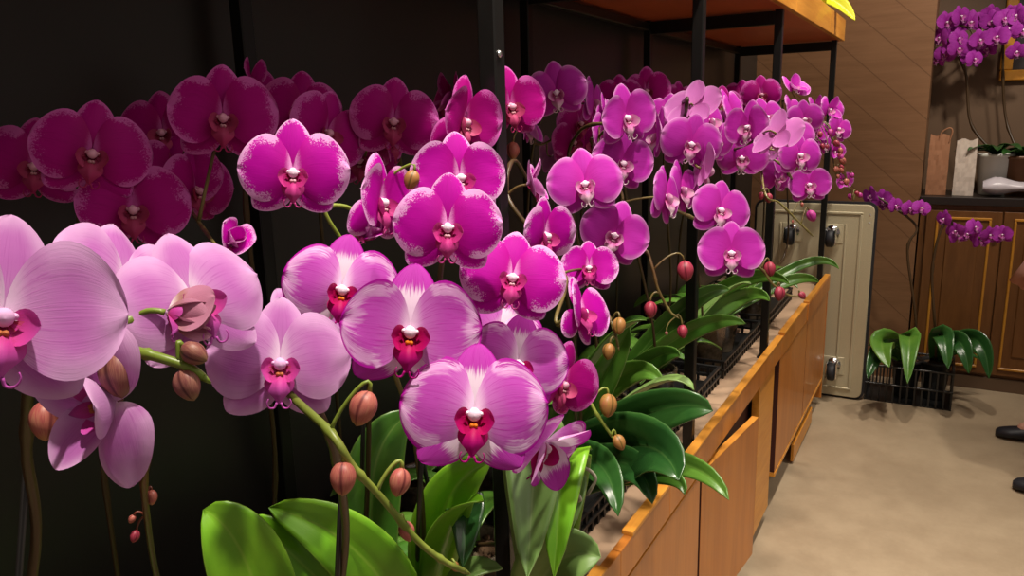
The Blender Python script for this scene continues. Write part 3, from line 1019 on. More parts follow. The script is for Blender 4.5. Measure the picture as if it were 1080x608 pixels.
# counter with panelled doors at the far right, alcove shelf above
zk = H - 0.0969 * YW
struct('trim_2', MB().box(-0.124, 1.6, YW - 0.03, YW + 0.40, zk - 0.04, zk, 0, 0.002), M['board_dark'])
cab = thing('panelled_cabinet', 'brown wooden cabinet with honey moulded doors under the dark counter board', 'cabinet', (0.5, YW, 0))
MB().box(-0.116, 1.6, YW + 0.005, YW + 0.39, 0.0, zk - 0.042).build('carcass', M['cab_wood'], cab)
MB().box(-0.116, 1.6, YW - 0.008, YW + 0.004, 0.0, 0.07, 0, 0.002).build('skirting', M['alcove'], cab)
xa = on_y(975, 260, YW).x; xb = on_y(1056, 260, YW).x
dw = xb - xa
for i in range(3):
    a = xa + i * dw - 0.002; b = a + dw - 0.006
    zb, zu = 0.09, zk - 0.07
    d = MB().box(a, b, YW - 0.018, YW + 0.004, zb, zu, 0, 0.002).build('cabinet_door', M['cab_wood'], cab)
    m = 0.045
    mb = MB()
    mb.box(a + m, b - m, YW - 0.026, YW - 0.016, zu - m, zu - m + 0.014, 0, 0.003)
    mb.box(a + m, b - m, YW - 0.026, YW - 0.016, zb + m - 0.014, zb + m, 0, 0.003)
    mb.box(a + m, a + m + 0.012, YW - 0.026, YW - 0.016, zb + m, zu - m, 0, 0.003)
    mb.box(b - m - 0.012, b - m, YW - 0.026, YW - 0.016, zb + m, zu - m, 0, 0.003)
    mb.build('moulding', M['cab_gold'], d)
    MB().box(a + m + 0.05, b - m - 0.05, YW - 0.024, YW - 0.016, zb + m + 0.06, zu - m - 0.06, 0, 0.006).build('raised_panel', M['cab_wood'], d)
    kx = b - 0.022
    MB().lathe([(0, 0), (0.006, 0.0), (0.006, 0.012), (0.012, 0.016), (0.012, 0.022), (0, 0.026)], (kx, YW - 0.018, zu - 0.12), 12, axis=(0, -1, 0)).build('door_knob', M['screw'], d)


def bag(name, label, cat, pxl, pxr, pyt, pyb, y, mat, depth=0.085, lean=0.0, group=None, wob=1, zbase=None):
    c0 = on_y(pxl, pyb, y); c1 = on_y(pxr, pyt, y)
    x0, x1 = c0.x, c1.x
    h = c1.z - zk
    rs = random.Random(wob)
    nx, nz = 8, 12
    root = MB()
    rings = []
    per = []
    # perimeter of a gusseted paper bag
    for s in range(nx): per.append((s / nx, 0.0))
    per += [(1.0, 0.0), (0.985, 0.25), (0.955, 0.5), (0.985, 0.75)]
    for s in range(nx): per.append((1 - s / nx, 1.0))
    per += [(0.0, 1.0), (0.015, 0.75), (0.045, 0.5), (0.015, 0.25)]
    n = len(per)
    vs = []
    for k in range(nz + 1):
        t = k / nz
        sq = 1 - 0.55 * t ** 1.5
        for a, b in per:
            j = rs.uniform(-1, 1) * 0.0015 * (0.3 + t)
            vs.append((x0 + (x1 - x0) * a + j + lean * t, y + depth * (0.5 + (b - 0.5) * sq) + rs.uniform(-1, 1) * 0.002, zk + 0.002 + h * t + (0.006 * math.sin(a * 9 + wob) if k == nz else 0)))
    fs = [(k * n + i, k * n + (i + 1) % n, (k + 1) * n + (i + 1) % n, (k + 1) * n + i) for k in range(nz) for i in range(n)]
    fs.append(tuple(range(n - 1, -1, -1)))
    root.add(vs, fs, 0, None, False)
    o = root.build(name, mat)
    solid(o, 0.001)
    rebase(o)
    tag(o, label, cat, group)
    return o


M['kraft'] = simple('kraft_paper', (0.36, 0.17, 0.09), 0.7, 0.2, var=0.15, vscale=15)
M['white_paper'] = simple('crumpled_white_paper', (0.62, 0.52, 0.44), 0.7, 0.2, var=0.08, vscale=18, bump=0.5)
M['white_pot'] = simple('white_glazed_pot', (0.78, 0.77, 0.70), 0.25, 0.5)
M['film'] = simple('milky_plastic_film', (0.60, 0.54, 0.58), 0.3, 0.5, var=0.25, vscale=25, bump=0.6)
M['terracotta'] = simple('brown_pot', (0.16, 0.07, 0.03), 0.4)
yb = YW + 0.06
b1 = bag('paper_bag', 'brown kraft paper bag standing at the left end of the dark counter', 'bag', 976, 1003, 143, 204, yb, M['kraft'], wob=2)
hb = MB()
bv = [v.co for v in b1.data.vertices]
rx = b1.location.x + max(v.x for v in bv); ry = b1.location.y; rz = b1.location.z + max(v.z for v in bv)
hb.tube(crom([(rx - 0.055, ry - 0.02, rz - 0.05), (rx - 0.045, ry - 0.024, rz + 0.006), (rx - 0.012, ry - 0.026, rz + 0.03), (rx + 0.004, ry - 0.024, rz + 0.012), (rx - 0.008, ry - 0.02, rz - 0.05)], 5), 0.004, 6)
hb.build('bag_handle', M['kraft'], b1)
bag('paper_bag', 'crumpled white paper bag between the brown bag and the white pot', 'bag', 1004, 1032, 148, 206, yb - 0.01, M['white_paper'], wob=5)

# folded film-wrapped parcel on the counter
mb = MB()
fx0 = on_y(1031, 200, yb).x
P = []
for i in range(17):
    a = i / 16
    row = []
    for k in range(20):
        th = 2 * PI * k / 20
        rx = 0.085 + 0.01 * math.sin(a * 14)
        rz = (0.040 + 0.016 * math.sin(a * 9 + 1)) * (0.35 + 0.65 * math.sin(PI * min(1, a * 4 + 0.12) / 2))
        row.append((fx0 + 0.02 + a * 0.42, yb - 0.005 + rx * 0.75 * math.cos(th), zk + 0.05 + rz * math.sin(th) * (1.15 if math.sin(th) > 0 else 1.0) * 0.9))
    P.append(row + [row[0]])
mb.grid(P)
mb.add(P[0][:-1], [tuple(range(20))]); mb.add(P[-1][:-1], [tuple(range(19, -1, -1))])
o = rebase(mb.build('wrapped_parcel', M['film']))
tag(o, 'milky plastic film bundle lying on the counter before the white pot', 'parcel')
o.location.z = zk + 0.001

# picture in a gilt frame on the alcove's back wall
fy = YW + 0.395
pa = on_y(1053, 86, fy); 
fr = thing('picture_frame', 'gilt framed dark picture hanging on the alcove wall at right', 'picture', (pa.x + 0.25, fy, pa.z))
w_, h_ = 0.5, 0.62
mb = MB()
bw = 0.055
mb.box(pa.x, pa.x + w_, fy - 0.03, fy, pa.z, pa.z + bw, 0, 0.006); mb.box(pa.x, pa.x + w_, fy - 0.03, fy, pa.z + h_ - bw, pa.z + h_, 0, 0.006)
mb.box(pa.x, pa.x + bw, fy - 0.03, fy, pa.z + bw, pa.z + h_ - bw, 0, 0.006); mb.box(pa.x + w_ - bw, pa.x + w_, fy - 0.03, fy, pa.z + bw, pa.z + h_ - bw, 0, 0.006)
mb.build('frame', M['cab_gold'], fr)
MB().box(pa.x + bw - 0.002, pa.x + w_ - bw + 0.002, fy - 0.014, fy - 0.004, pa.z + bw - 0.002, pa.z + h_ - bw + 0.002).build('canvas', M['board_dark'], fr)


# black nursery trays on the bench
def tray(label, x0, x1, y0, y1, h=0.055, group='black nursery trays on the bench', z=ZC + 0.001, name='nursery_tray'):
    root = thing(name, label, 'tray', ((x0 + x1) / 2, (y0 + y1) / 2, z), group)
    mb = MB()
    mb.box(x0, x1, y0, y1, z, z + 0.004)
    nx = max(4, int((x1 - x0) / 0.03)); ny = max(4, int((y1 - y0) / 0.03))
    for i in range(nx + 1):
        x = x0 + (x1 - x0) * i / nx
        for y in (y0, y1): mb.box(x - 0.004, x + 0.004, y - 0.003, y + 0.003, z, z + h)
    for i in range(ny + 1):
        y = y0 + (y1 - y0) * i / ny
        for x in (x0, x1): mb.box(x - 0.003, x + 0.003, y - 0.004, y + 0.004, z, z + h)
    mb.build('basket', M['tray'], root)
    mb = MB()
    for zz in (z + h * 0.5, z + h):
        mb.box(x0 - 0.006, x1 + 0.006, y0 - 0.006, y0 + 0.004, zz - 0.005, zz + 0.003, 0, 0.001)
        mb.box(x0 - 0.006, x1 + 0.006, y1 - 0.004, y1 + 0.006, zz - 0.005, zz + 0.003, 0, 0.001)
        mb.box(x0 - 0.006, x0 + 0.004, y0, y1, zz - 0.005, zz + 0.003, 0, 0.001)
        mb.box(x1 - 0.004, x1 + 0.006, y0, y1, zz - 0.005, zz + 0.003, 0, 0.001)
    mb.build('rim', M['tray'], root)
    return root


TX0, TX1 = -0.925, -0.578
tray('black slatted tray at the bottom edge, nearest along the bench', TX0, TX1, 0.62, 1.10)
tray('black slatted tray just behind the nearest front post, by the big dark leaves', TX0, TX1, 1.16, 1.66)
tray('black slatted tray beside the second post, holding the pot with a white sticker', TX0, TX1, 1.80, 2.30)
tray('black slatted tray showing its ribs between the second and third posts', TX0, TX1, 2.36, 2.90)
tray('black slatted tray at the far end of the bench by the trolley', TX0, TX1, 3.0, 3.55)

# ---------------------------------------------------------------- the orchids
PALE, SPL, MAG, PNK, REAR, PUR = 'pale', 'splash', 'magenta', 'pink', 'rear', 'purple'
GL = 'pale lilac orchids at the left'
GS = 'pink splashed orchids in the middle'
GM = 'bright magenta orchids in the light'
GR = 'dim magenta orchids at the back under the shelf'
GP = 'orchid pink plants along the right half of the bench'

# --- pale lilac
orchid('pale lilac orchid with the largest bloom, cut by the left edge', GL, (-0.74, 0.50),
       [(120, 425, 185, -62, -12, 84, PALE, 12, 1), (2, 335, 236, 6, 6, 6, PALE, 6, 0)],
       spike=[(168, 620, .78), (152, 520, .62), (150, 455, .53)],
       buds=[(160, 525, .64, .013, 'bud_pink', 10), (142, 566, .66, .011, 'bud_red', -10), (139, 548, .655, .008, 'bud_pink', -30)],
       auto=[(20, .2, .08, .07), (140, .2, .08, .07), (250, .18, .08, .07)], onpath=(1,), stem='stem_red', seed=1, leafmat='leaf_bright')
orchid('pale lilac orchid whose green spike tip carries dull brown buds at left', GL, (-0.80, 0.27),
       [(205, 318, 168, 20, 18, -10, PALE, 6, 0), (131, 300, 158, 38, 22, 12, PALE, 10, 0), (176, 330, 104, 78, -6, 40, 'opening', 68, 2, .062)],
       spike=[(34, 608, .68), (28, 470, .60), (48, 385, .53)],
       tail=[(105, 356, .475), (135, 368, .455), (170, 378, .45), (200, 388, .452), (214, 398, .455)],
       buds=[(125, 395, .45, .029, 'bud_brown', 12), (198, 406, .452, .021, 'bud_brown', 25), (205, 373, .45, .018, 'bud_brown', 60), (48, 444, .52, .028, 'bud_pink', 5)],
       auto=[(10, .2, .06, .07), (180, .2, .06, .07), (280, .2, .06, .07)], stem='stem_green', rad=.0042, seed=2, leafmat='leaf_bright', stake=(30, 470, .62))
orchid('lilac orchid facing us above a row of rosy hanging buds at lower left centre', GL, (-0.63, 0.60),
       [(322, 350, 112, 25, 15, -25, PALE, 6, 0), (295, 384, 149, 2, 4, 2, PALE, 8, 0)],
       spike=[(362, 600, .80), (358, 500, .64), (330, 420, .60)],
       tail=[(348, 456, .53), (372, 492, .53), (402, 525, .545), (440, 570, .56), (468, 592, .57), (490, 603, .58)],
       buds=[(383, 431, .53, .026, 'bud_pink', -20), (362, 505, .525, .024, 'bud_pink', 0), (421, 509, .545, .021, 'bud_pink', -10), (429, 561, .56, .016, 'bud_pink', 20), (480, 598, .58, .009, 'bud_green', 30)],
       leaves=[((292, 720, .86), (268, 560, .80), (214, 538, .80), .082, 'leaf_bright', 'cam'),
               ((435, 690, .98), (405, 560, .86), (283, 536, .86), .078, 'leaf_bright', 'cam'),
               ((420, 700, .95), (330, 600, .84), (262, 545, .86), .07, 'leaf_bright', 'cam'),
               ((430, 690, .98), (470, 590, .90), (530, 600, .92), .06, 'leaf_grey')],
       auto=[(100, .2, .10, .06), (190, .2, .1, .06)], stem='stem_green', rad=.0036, seed=3, leafmat='leaf_bright', stake=(362, 482, .70))

# --- splashed
orchid('white streaked orchid pair with crimson lips, left of the nearest front post', GS, (-0.66, 0.80),
       [(360, 306, 126, 8, 4, 10, SPL, 4, 0), (432, 350, 152, 4, 2, 6, SPL, 5, 0)],
       spike=[(446, 600, 1.0), (438, 470, .86), (400, 360, .76)],
       leaves=[((400, 610, 1.0), (372, 470, .98), (434, 436, 1.0), .075, 'leaf_mid', 'cam'),
               ((455, 640, 1.02), (450, 505, .92), (518, 488, .92), .068, 'leaf_bright', 'cam'),
               ((455, 640, 1.02), (468, 520, .9), (510, 529, .88), .05, 'leaf_bright'),
               ((450, 660, 1.04), (505, 440, .98), (488, 600, .90), .06, 'leaf_dark', 'cam')],
       auto=[(120, .2, .1, .06), (200, .22, .1, .06)], stem='stem_brown', seed=4, leafmat='leaf_mid', stake=(445, 455, .80))
orchid('white streaked orchid hanging lowest, its round bloom before the nearest front post', GS, (-0.60, 0.98),
       [(523, 352, 105, 10, 8, 30, SPL, 6, 0), (546, 384, 112, 8, 0, 8, SPL, 6, 0), (572, 468, 118, 55, -38, 10, SPL, 12, 1), (500, 437, 157, 2, 2, 4, SPL, 4, 0)],
       spike=[(560, 560, 1.08), (553, 420, .92)],
       leaves=[((566, 610, 1.10), (572, 330, .98), (556, 612, .86), .095, 'leaf_grey', 'cam'),
               ((585, 610, 1.12), (604, 330, 1.0), (584, 612, .90), .075, 'leaf_bright', 'cam'),
               ((560, 640, 1.08), (580, 570, .98), (634, 588, .98), .09, 'leaf_grey', 'cam'),
               ((575, 600, 1.10), (612, 440, 1.04), (602, 560, 1.0), .05, 'leaf_grey', 'cam')],
       auto=[(150, .2, .1, .06), (230, .2, .1, .06)], stem='stem_brown', seed=5, leafmat='leaf_mid', stake=(456, 470, .92))

# --- bright magenta
orchid('magenta orchid with one round bloom and white column against the dark wall', GM, (-0.72, 0.74),
       [(400, 213, 106, 50, 0, 5, MAG, 16, 0), (309, 182, 116, 0, 3, 0, MAG, 6, 0), (383, 252, 62, 40, 40, 60, MAG, 55, 2, .062)],
       spike=[(385, 560, 1.0), (388, 330, .86), (372, 262, .80)],
       buds=[(434, 190, .80, .022, 'bud_green', -20)],
       auto=[(60, .22, .1, .06), (160, .2, .1, .06), (280, .2, .1, .06)], stem='stem_green', seed=6, stake=(386, 330, .88))
orchid('vivid magenta orchid with speckled margins left of the nearest front post', GM, (-0.58, 0.90),
       [(485, 188, 104, 10, 8, -4, MAG, 6, 0), (472, 240, 120, 2, 3, 2, MAG, 6, 0), (540, 294, 112, 6, 14, 8, MAG, 8, 0)],
       spike=[(470, 560, 1.06), (462, 330, .85), (478, 226, .80)],
       auto=[(90, .2, .1, .06), (200, .2, .1, .06)], stem='stem_green', seed=7, stake=(440, 460, .98))
orchid('magenta orchid with small profile blooms and olive buds right of the nearest post', GM, (-0.66, 1.28),
       [(556, 195, 64, 85, 12, 10, MAG, 20, 1, .08), (574, 248, 82, 50, -8, 0, MAG, 22, 0, .095), (621, 283, 62, 4, 10, 0, MAG, 8, 0, .082), (612, 330, 84, 62, 10, 12, MAG, 30, 0, .095)],
       spike=[(612, 470, 1.4), (595, 300, 1.25), (548, 175, 1.1)],
       tail=[(636, 330, 1.05), (648, 350, 1.05), (652, 366, 1.05)],
       buds=[(653, 344, 1.04, .025, 'bud_green', -5), (642, 371, 1.04, .024, 'bud_green', -10)],
       leaves=[('pot', (640, 400, 1.28), (664, 345, 1.25), .055, 'leaf_mid', 'cam'),
               ('pot', (640, 330, 1.35), (682, 338, 1.3), .05, 'leaf_mid'),
               ('pot', (660, 350, 1.40), (700, 405, 1.35), .05, 'leaf_mid', 'cam'),
               ('pot', (600, 380, 1.35), (570, 430, 1.3), .06, 'leaf_mid', 'cam')],
       auto=[(90, .22, .1, .06), (190, .22, .1, .06)], stem='stem_brown', seed=8)
orchid('deep magenta orchid in profile low at centre, above two olive buds', GM, (-0.60, 1.16),
       [(592, 404, 92, 46, -16, 12, REAR, 34, 0, .098)],
       spike=[(600, 480, 1.2), (606, 420, 1.05), (592, 388, 1.0)],
       tail=[(615, 418, .93), (630, 438, .93), (645, 460, .935)],
       buds=[(641, 428, .93, .030, 'bud_green', -5), (653, 467, .935, .021, 'bud_green', 25)],
       leaves=[('pot', (690, 400, 1.10), (752, 434, 1.08), .075, 'leaf_dark', 'cam'),
               ('pot', (690, 420, 1.12), (716, 507, 1.02), .11, 'leaf_dark', 'cam'),
               ('pot', (725, 440, 1.10), (769, 528, 1.04), .042, 'leaf_mid', 'cam'),
               ('pot', (680, 440, 1.12), (688, 532, 1.08), .06, 'leaf_dark', 'cam'),
               ('pot', (700, 360, 1.25), (732, 412, 1.22), .045, 'leaf_grey'),
               ('pot', (640, 430, 1.16), (652, 545, 1.08), .065, 'leaf_dark', 'cam'),
               ('pot', (720, 470, 1.10), (722, 522, 1.07), .035, 'leaf_mid', 'cam')],
       auto=[(150, .2, .08, .06)], stem='stem_green', seed=9, leafmat='leaf_dark')

# --- dim rear row
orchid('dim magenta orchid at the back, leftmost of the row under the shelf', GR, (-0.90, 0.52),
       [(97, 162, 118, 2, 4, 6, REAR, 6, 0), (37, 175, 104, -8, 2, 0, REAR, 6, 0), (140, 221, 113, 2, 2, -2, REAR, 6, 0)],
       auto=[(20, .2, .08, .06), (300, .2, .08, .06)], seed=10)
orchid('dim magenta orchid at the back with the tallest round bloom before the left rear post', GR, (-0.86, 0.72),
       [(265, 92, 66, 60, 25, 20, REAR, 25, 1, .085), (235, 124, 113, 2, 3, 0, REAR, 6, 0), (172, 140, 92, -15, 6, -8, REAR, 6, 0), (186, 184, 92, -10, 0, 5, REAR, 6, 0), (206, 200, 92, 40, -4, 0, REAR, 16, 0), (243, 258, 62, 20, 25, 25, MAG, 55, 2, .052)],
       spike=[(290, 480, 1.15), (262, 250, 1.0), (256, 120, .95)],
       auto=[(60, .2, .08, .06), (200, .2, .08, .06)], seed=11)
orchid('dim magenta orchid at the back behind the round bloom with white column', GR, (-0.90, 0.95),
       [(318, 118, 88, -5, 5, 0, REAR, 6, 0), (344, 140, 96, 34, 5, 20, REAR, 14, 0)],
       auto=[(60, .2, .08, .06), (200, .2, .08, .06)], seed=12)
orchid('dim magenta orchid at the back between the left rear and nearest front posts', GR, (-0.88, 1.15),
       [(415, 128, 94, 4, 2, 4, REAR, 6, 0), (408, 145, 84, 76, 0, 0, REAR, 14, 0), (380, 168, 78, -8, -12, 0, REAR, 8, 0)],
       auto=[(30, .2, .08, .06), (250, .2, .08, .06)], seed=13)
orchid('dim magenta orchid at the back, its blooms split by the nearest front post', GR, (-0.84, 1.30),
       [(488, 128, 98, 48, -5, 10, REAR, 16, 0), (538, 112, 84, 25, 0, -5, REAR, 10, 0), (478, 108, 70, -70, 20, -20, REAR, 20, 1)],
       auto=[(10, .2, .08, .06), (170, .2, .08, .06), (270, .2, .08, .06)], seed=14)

# --- orchid pink plants
orchid('orchid pink plant with a big round bloom before the middle rear post', GP, (-0.84, 1.52),
       [(587, 97, 65, 4, 2, -12, PNK, 6, 0), (552, 132, 64, 82, 4, 8, PNK, 14, 1), (582, 165, 46, 120, 10, 0, PNK, 10, 0), (626, 108, 58, 62, 6, 10, PNK, 10, 0), (604, 150, 56, 30, 0, 0, REAR, 10, 0)],
       buds=[(541, 159, 1.25, .03, 'bud_pink', 0)], auto=[(10, .24, .1, .06), (130, .2, .1, .06), (250, .24, .1, .06)], seed=15)
orchid('orchid pink plant with pale veined blooms right of the nearest front post', GP, (-0.76, 1.45),
       [(660, 124, 72, 42, 4, 4, PNK, 10, 0), (640, 128, 62, 75, 4, 0, PNK, 14, 0), (656, 172, 70, 28, 4, 10, PNK, 6, 0), (617, 194, 80, 4, 4, -2, PNK, 8, 0)],
       spike=[(630, 400, 1.6), (600, 200, 1.45), (610, 140, 1.35)],
       auto=[(0, .24, .1, .06), (100, .22, .1, .06), (280, .24, .1, .06)], seed=16)
orchid('orchid pink plant with hanging crimson buds left of the second front post', GP, (-0.72, 1.72),
       [(640, 140, 62, 55, 0, -10, PNK, 12, 0), (702, 208, 70, 62, 0, 8, PNK, 14, 0), (648, 248, 76, 4, 0, 24, PNK, 6, 0)],
       spike=[(690, 380, 1.9), (664, 230, 1.6), (650, 160, 1.45)],
       tail=[(678, 262, 1.17), (688, 282, 1.16), (694, 305, 1.16), (706, 328, 1.17), (713, 334, 1.17)],
       buds=[(723, 286, 1.16, .033, 'bud_red', 8), (686, 327, 1.16, .027, 'bud_red', 0), (720, 350, 1.17, .022, 'bud_red', 0), (703, 352, 1.17, .007, 'bud_brown', 0)],
       leaves=[('pot', (730, 295, 1.85), (770, 306, 1.85), .05, 'leaf_mid', 'cam'),
               ('pot', (740, 320, 1.80), (787, 342, 1.75), .045, 'leaf_mid', 'cam'),
               ('pot', (700, 360, 1.70), (717, 376, 1.65), .05, 'leaf_mid', 'cam')],
       auto=[(120, .22, .1, .06), (240, .24, .1, .06)], seed=17)
orchid('orchid pink plant with two open blooms overlapping the second front post', GP, (-0.68, 2.0),
       [(718, 200, 66, 72, 0, 14, PNK, 16, 0), (759, 222, 68, 24, 4, 6, PNK, 8, 0), (771, 267, 70, 0, -2, -2, PNK, 8, 0)],
       spike=[(740, 350, 2.2), (722, 200, 1.8), (722, 165, 1.6)],
       tail=[(800, 282, 1.28), (815, 300, 1.28), (830, 311, 1.29), (843, 313, 1.29)],
       buds=[(812, 284, 1.28, .026, 'bud_red', 5), (822, 310, 1.28, .025, 'bud_red', -5), (846, 312, 1.29, .016, 'bud_red', 40)],
       leaves=[('pot', (790, 285, 2.2), (812, 318, 2.1), .05, 'leaf_mid', 'cam'),
               ('pot', (770, 290, 2.2), (792, 300, 2.1), .05, 'leaf_grey')],
       auto=[(40, .2, .12, .06), (160, .22, .1, .06), (280, .24, .1, .06)], seed=18)
orchid('orchid pink plant with crowded pale backed blooms above the second front post', GP, (-0.80, 1.98),
       [(731, 112, 64, 150, -32, 0, PNK, 8, 0), (694, 143, 62, -62, 0, 0, PNK, 20, 0), (748, 128, 58, 60, 10, 10, PNK, 12, 0), (710, 150, 60, -78, 0, 10, PNK, 20, 0), (729, 152, 66, 18, 0, 6, PNK, 14, 0), (752, 148, 56, 40, 0, 10, PNK, 10, 0), (740, 178, 66, 112, -10, 10, PNK, 14, 0), (745, 136, 54, 165, -28, 0, PNK, 8, 0), (765, 152, 52, 72, 0, 0, PNK, 12, 0), (700, 124, 56, -20, 18, 0, PNK, 10, 0), (720, 128, 58, 35, 15, -10, PNK, 10, 0)],
       spike=[(705, 330, 2.4), (700, 160, 2.0)],
       auto=[(0, .24, .1, .06), (90, .2, .1, .06), (210, .24, .1, .06)], seed=19)
orchid('orchid pink plant whose thin bare stem tips slant down before the third post', GP, (-0.79, 2.57),
       [(772, 118, 54, 60, 14, -8, PNK, 14, 0), (790, 134, 58, -38, 6, 6, PNK, 12, 0), (819, 142, 62, 145, -34, 10, PNK, 8, 0), (782, 166, 54, 6, -18, 0, PNK, 18, 0), (762, 138, 54, 30, 22, 0, PNK, 10, 0), (800, 158, 52, 76, 0, 0, PNK, 12, 0), (808, 124, 46, 30, 18, -6, PNK, 10, 0)],
       spike=[(770, 300, 2.7), (758, 160, 2.2), (765, 115, 2.0)],
       tail=[(806, 201, 1.65), (822, 214, 1.65), (840, 232, 1.66), (856, 248, 1.67)],
       buds=[(803, 207, 1.65, .018, 'bud_red', -10), (811, 209, 1.65, .022, 'bud_red', 0), (856, 228, 1.67, .028, 'bud_magenta', 20), (846, 216, 1.66, .010, 'bud_pink', 0), (836, 234, 1.66, .008, 'bud_pink', 0)],
       leaves=[('pot', (800, 270, 2.5), (833, 300, 2.4), .05, 'leaf_mid', 'cam')],
       auto=[(60, .22, .1, .06), (180, .22, .1, .06), (300, .24, .12, .06)], seed=20)
orchid('orchid pink plant with two soft pink blooms left of the fourth post', GP, (-0.66, 2.65),
       [(826, 152, 50, 120, 0, 0, PNK, 10, 0), (806, 152, 46, 60, 0, 0, PNK, 12, 0), (843, 164, 52, 38, 4, 0, PNK, 10, 0), (853, 195, 46, 8, 0, 6, PNK, 12, 0), (826, 172, 46, 66, 6, 0, PNK, 12, 0), (836, 142, 44, 22, 26, 10, PNK, 10, 0), (820, 186, 44, 40, -6, 0, PNK, 10, 0)],
       spike=[(800, 280, 3.0), (808, 160, 2.5)],
       leaves=[('pot', (862, 252, 2.8), (885, 284, 2.7), .036, 'leaf_mid', 'cam'), ('pot', (840, 280, 2.8), (864, 298, 2.7), .045, 'leaf_mid', 'cam')],
       auto=[(60, .22, .12, .06), (160, .2, .12, .06), (260, .24, .12, .06)], seed=21)
bl = []
rb = random.Random(3)
for i in range(22):
    t = i / 21
    bl.append((868 + 34 * t + rb.uniform(-9, 6), 134 + 74 * t + rb.uniform(-9, 5), 2.5, rb.uniform(.016, .028), rb.choice(('bud_magenta', 'bud_magenta', 'bud_pink', 'bud_red')), rb.uniform(-30, 40)))
orchid('deep pink orchid farthest right, its spike ending in many tiny buds by the fourth post', GP, (-0.66, 3.15),
       [(836, 94, 36, 50, 40, 20, PNK, 30, 1), (858, 140, 34, 32, 16, 0, PNK, 12, 0), (860, 114, 30, 60, 26, 0, PNK, 20, 1), (868, 152, 30, 66, 0, 0, PNK, 14, 0), (835, 118, 40, 70, 10, 0, PNK, 20, 0), (848, 126, 42, 14, 4, 8, PNK, 10, 0), (874, 116, 34, 50, 10, 10, PNK, 25, 1), (884, 136, 32, 40, 0, 20, PNK, 20, 0), (880, 160, 24, 30, 0, 0, PNK, 30, 1), (888, 190, 24, 20, -10, 0, PNK, 40, 1)],
       spike=[(830, 260, 3.5), (826, 130, 3.0)], tail=[(894, 195, 2.5), (900, 212, 2.5)], buds=bl,
       auto=[(60, .22, .12, .06), (160, .2, .12, .06), (280, .24, .12, .06), (330, .22, .12, .06)], seed=22)
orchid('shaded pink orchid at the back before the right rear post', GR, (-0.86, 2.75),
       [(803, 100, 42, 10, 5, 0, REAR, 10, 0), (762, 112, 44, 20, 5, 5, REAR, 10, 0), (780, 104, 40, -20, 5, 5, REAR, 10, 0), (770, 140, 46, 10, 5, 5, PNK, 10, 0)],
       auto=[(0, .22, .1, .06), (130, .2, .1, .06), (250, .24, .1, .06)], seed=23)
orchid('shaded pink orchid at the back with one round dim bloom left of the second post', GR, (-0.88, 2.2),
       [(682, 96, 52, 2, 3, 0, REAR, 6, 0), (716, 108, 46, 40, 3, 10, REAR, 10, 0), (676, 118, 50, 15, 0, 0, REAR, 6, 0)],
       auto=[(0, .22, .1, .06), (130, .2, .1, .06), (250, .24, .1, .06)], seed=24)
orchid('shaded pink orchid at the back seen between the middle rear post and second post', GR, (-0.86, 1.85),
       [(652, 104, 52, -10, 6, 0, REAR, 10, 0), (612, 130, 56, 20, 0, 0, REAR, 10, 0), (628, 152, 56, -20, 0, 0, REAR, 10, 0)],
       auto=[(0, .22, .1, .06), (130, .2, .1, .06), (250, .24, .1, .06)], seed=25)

# pot with the white sticker beside the second post
rt, pp = orchid('budless orchid in the tan pot with a white price sticker by the second post', GP, (-0.648, 2.42), [], spike=[(745, 315, 2.25)], tail=[(747, 305, 2.25)], z0=0.633, pot_r=.062, pot_h=.17,
                auto=[(60, .18, .1, .06), (150, .2, .1, .06), (200, .2, .1, .06)], seed=26)
c = Vector((-0.648, 2.42, 0.633 + 0.128))
dv = Vector((0.3, -1.0, 0)).normalized()
sx = Vector((-dv.y, dv.x, 0))
ce = c + dv * 0.0545
mb = MB()
P = []
for i in range(4):
    row = []
    for j in range(5):
        a = (j / 4 - 0.5) * 0.44
        d2 = Vector((dv.x * math.cos(a) - dv.y * math.sin(a), dv.x * math.sin(a) + dv.y * math.cos(a), 0))
        row.append(c + d2 * (0.0562 + 0.0030 * (i / 3 - 0.5)) + Vector((0, 0, (i / 3 - 0.5) * 0.030)))
    P.append(row)
mb.grid(P)
sk = solid(mb.build('price_sticker', M['paper'], pp), 0.0006)

# aerial root curling over the bark near the front
mb = MB()
mb.tube(crom([at(588, 512, 1.02), at(600, 525, 1.0), at(612, 528, .99), at(606, 515, .99), at(601, 504, 1.0), at(616, 494, 1.01), at(628, 505, 1.02), at(620, 522, 1.03)], 6), 0.0026, 6)
mb.build('aerial_root', M['root'], PLANTS[4])

# --- orchids of the background
def spray(n, cx, cy, sx, sy, W, seed, slope=0.0, yy=4.72):
    r = random.Random(seed)
    out = []
    for i in range(n):
        t = (i + 0.5) / n
        px, py, w = cx - sx + 2 * sx * t + r.uniform(-4, 4), cy + slope * (t - 0.5) * 2 * sx + r.uniform(-sy, sy), W * r.uniform(.9, 1.15)
        d = (yy + r.uniform(-.05, .05)) / ray(px, py).y
        out.append((px, py, w, r.uniform(-50, 50), r.uniform(-20, 15), r.uniform(-15, 15), 'purple', 10, 0, w * d / F))
    return out


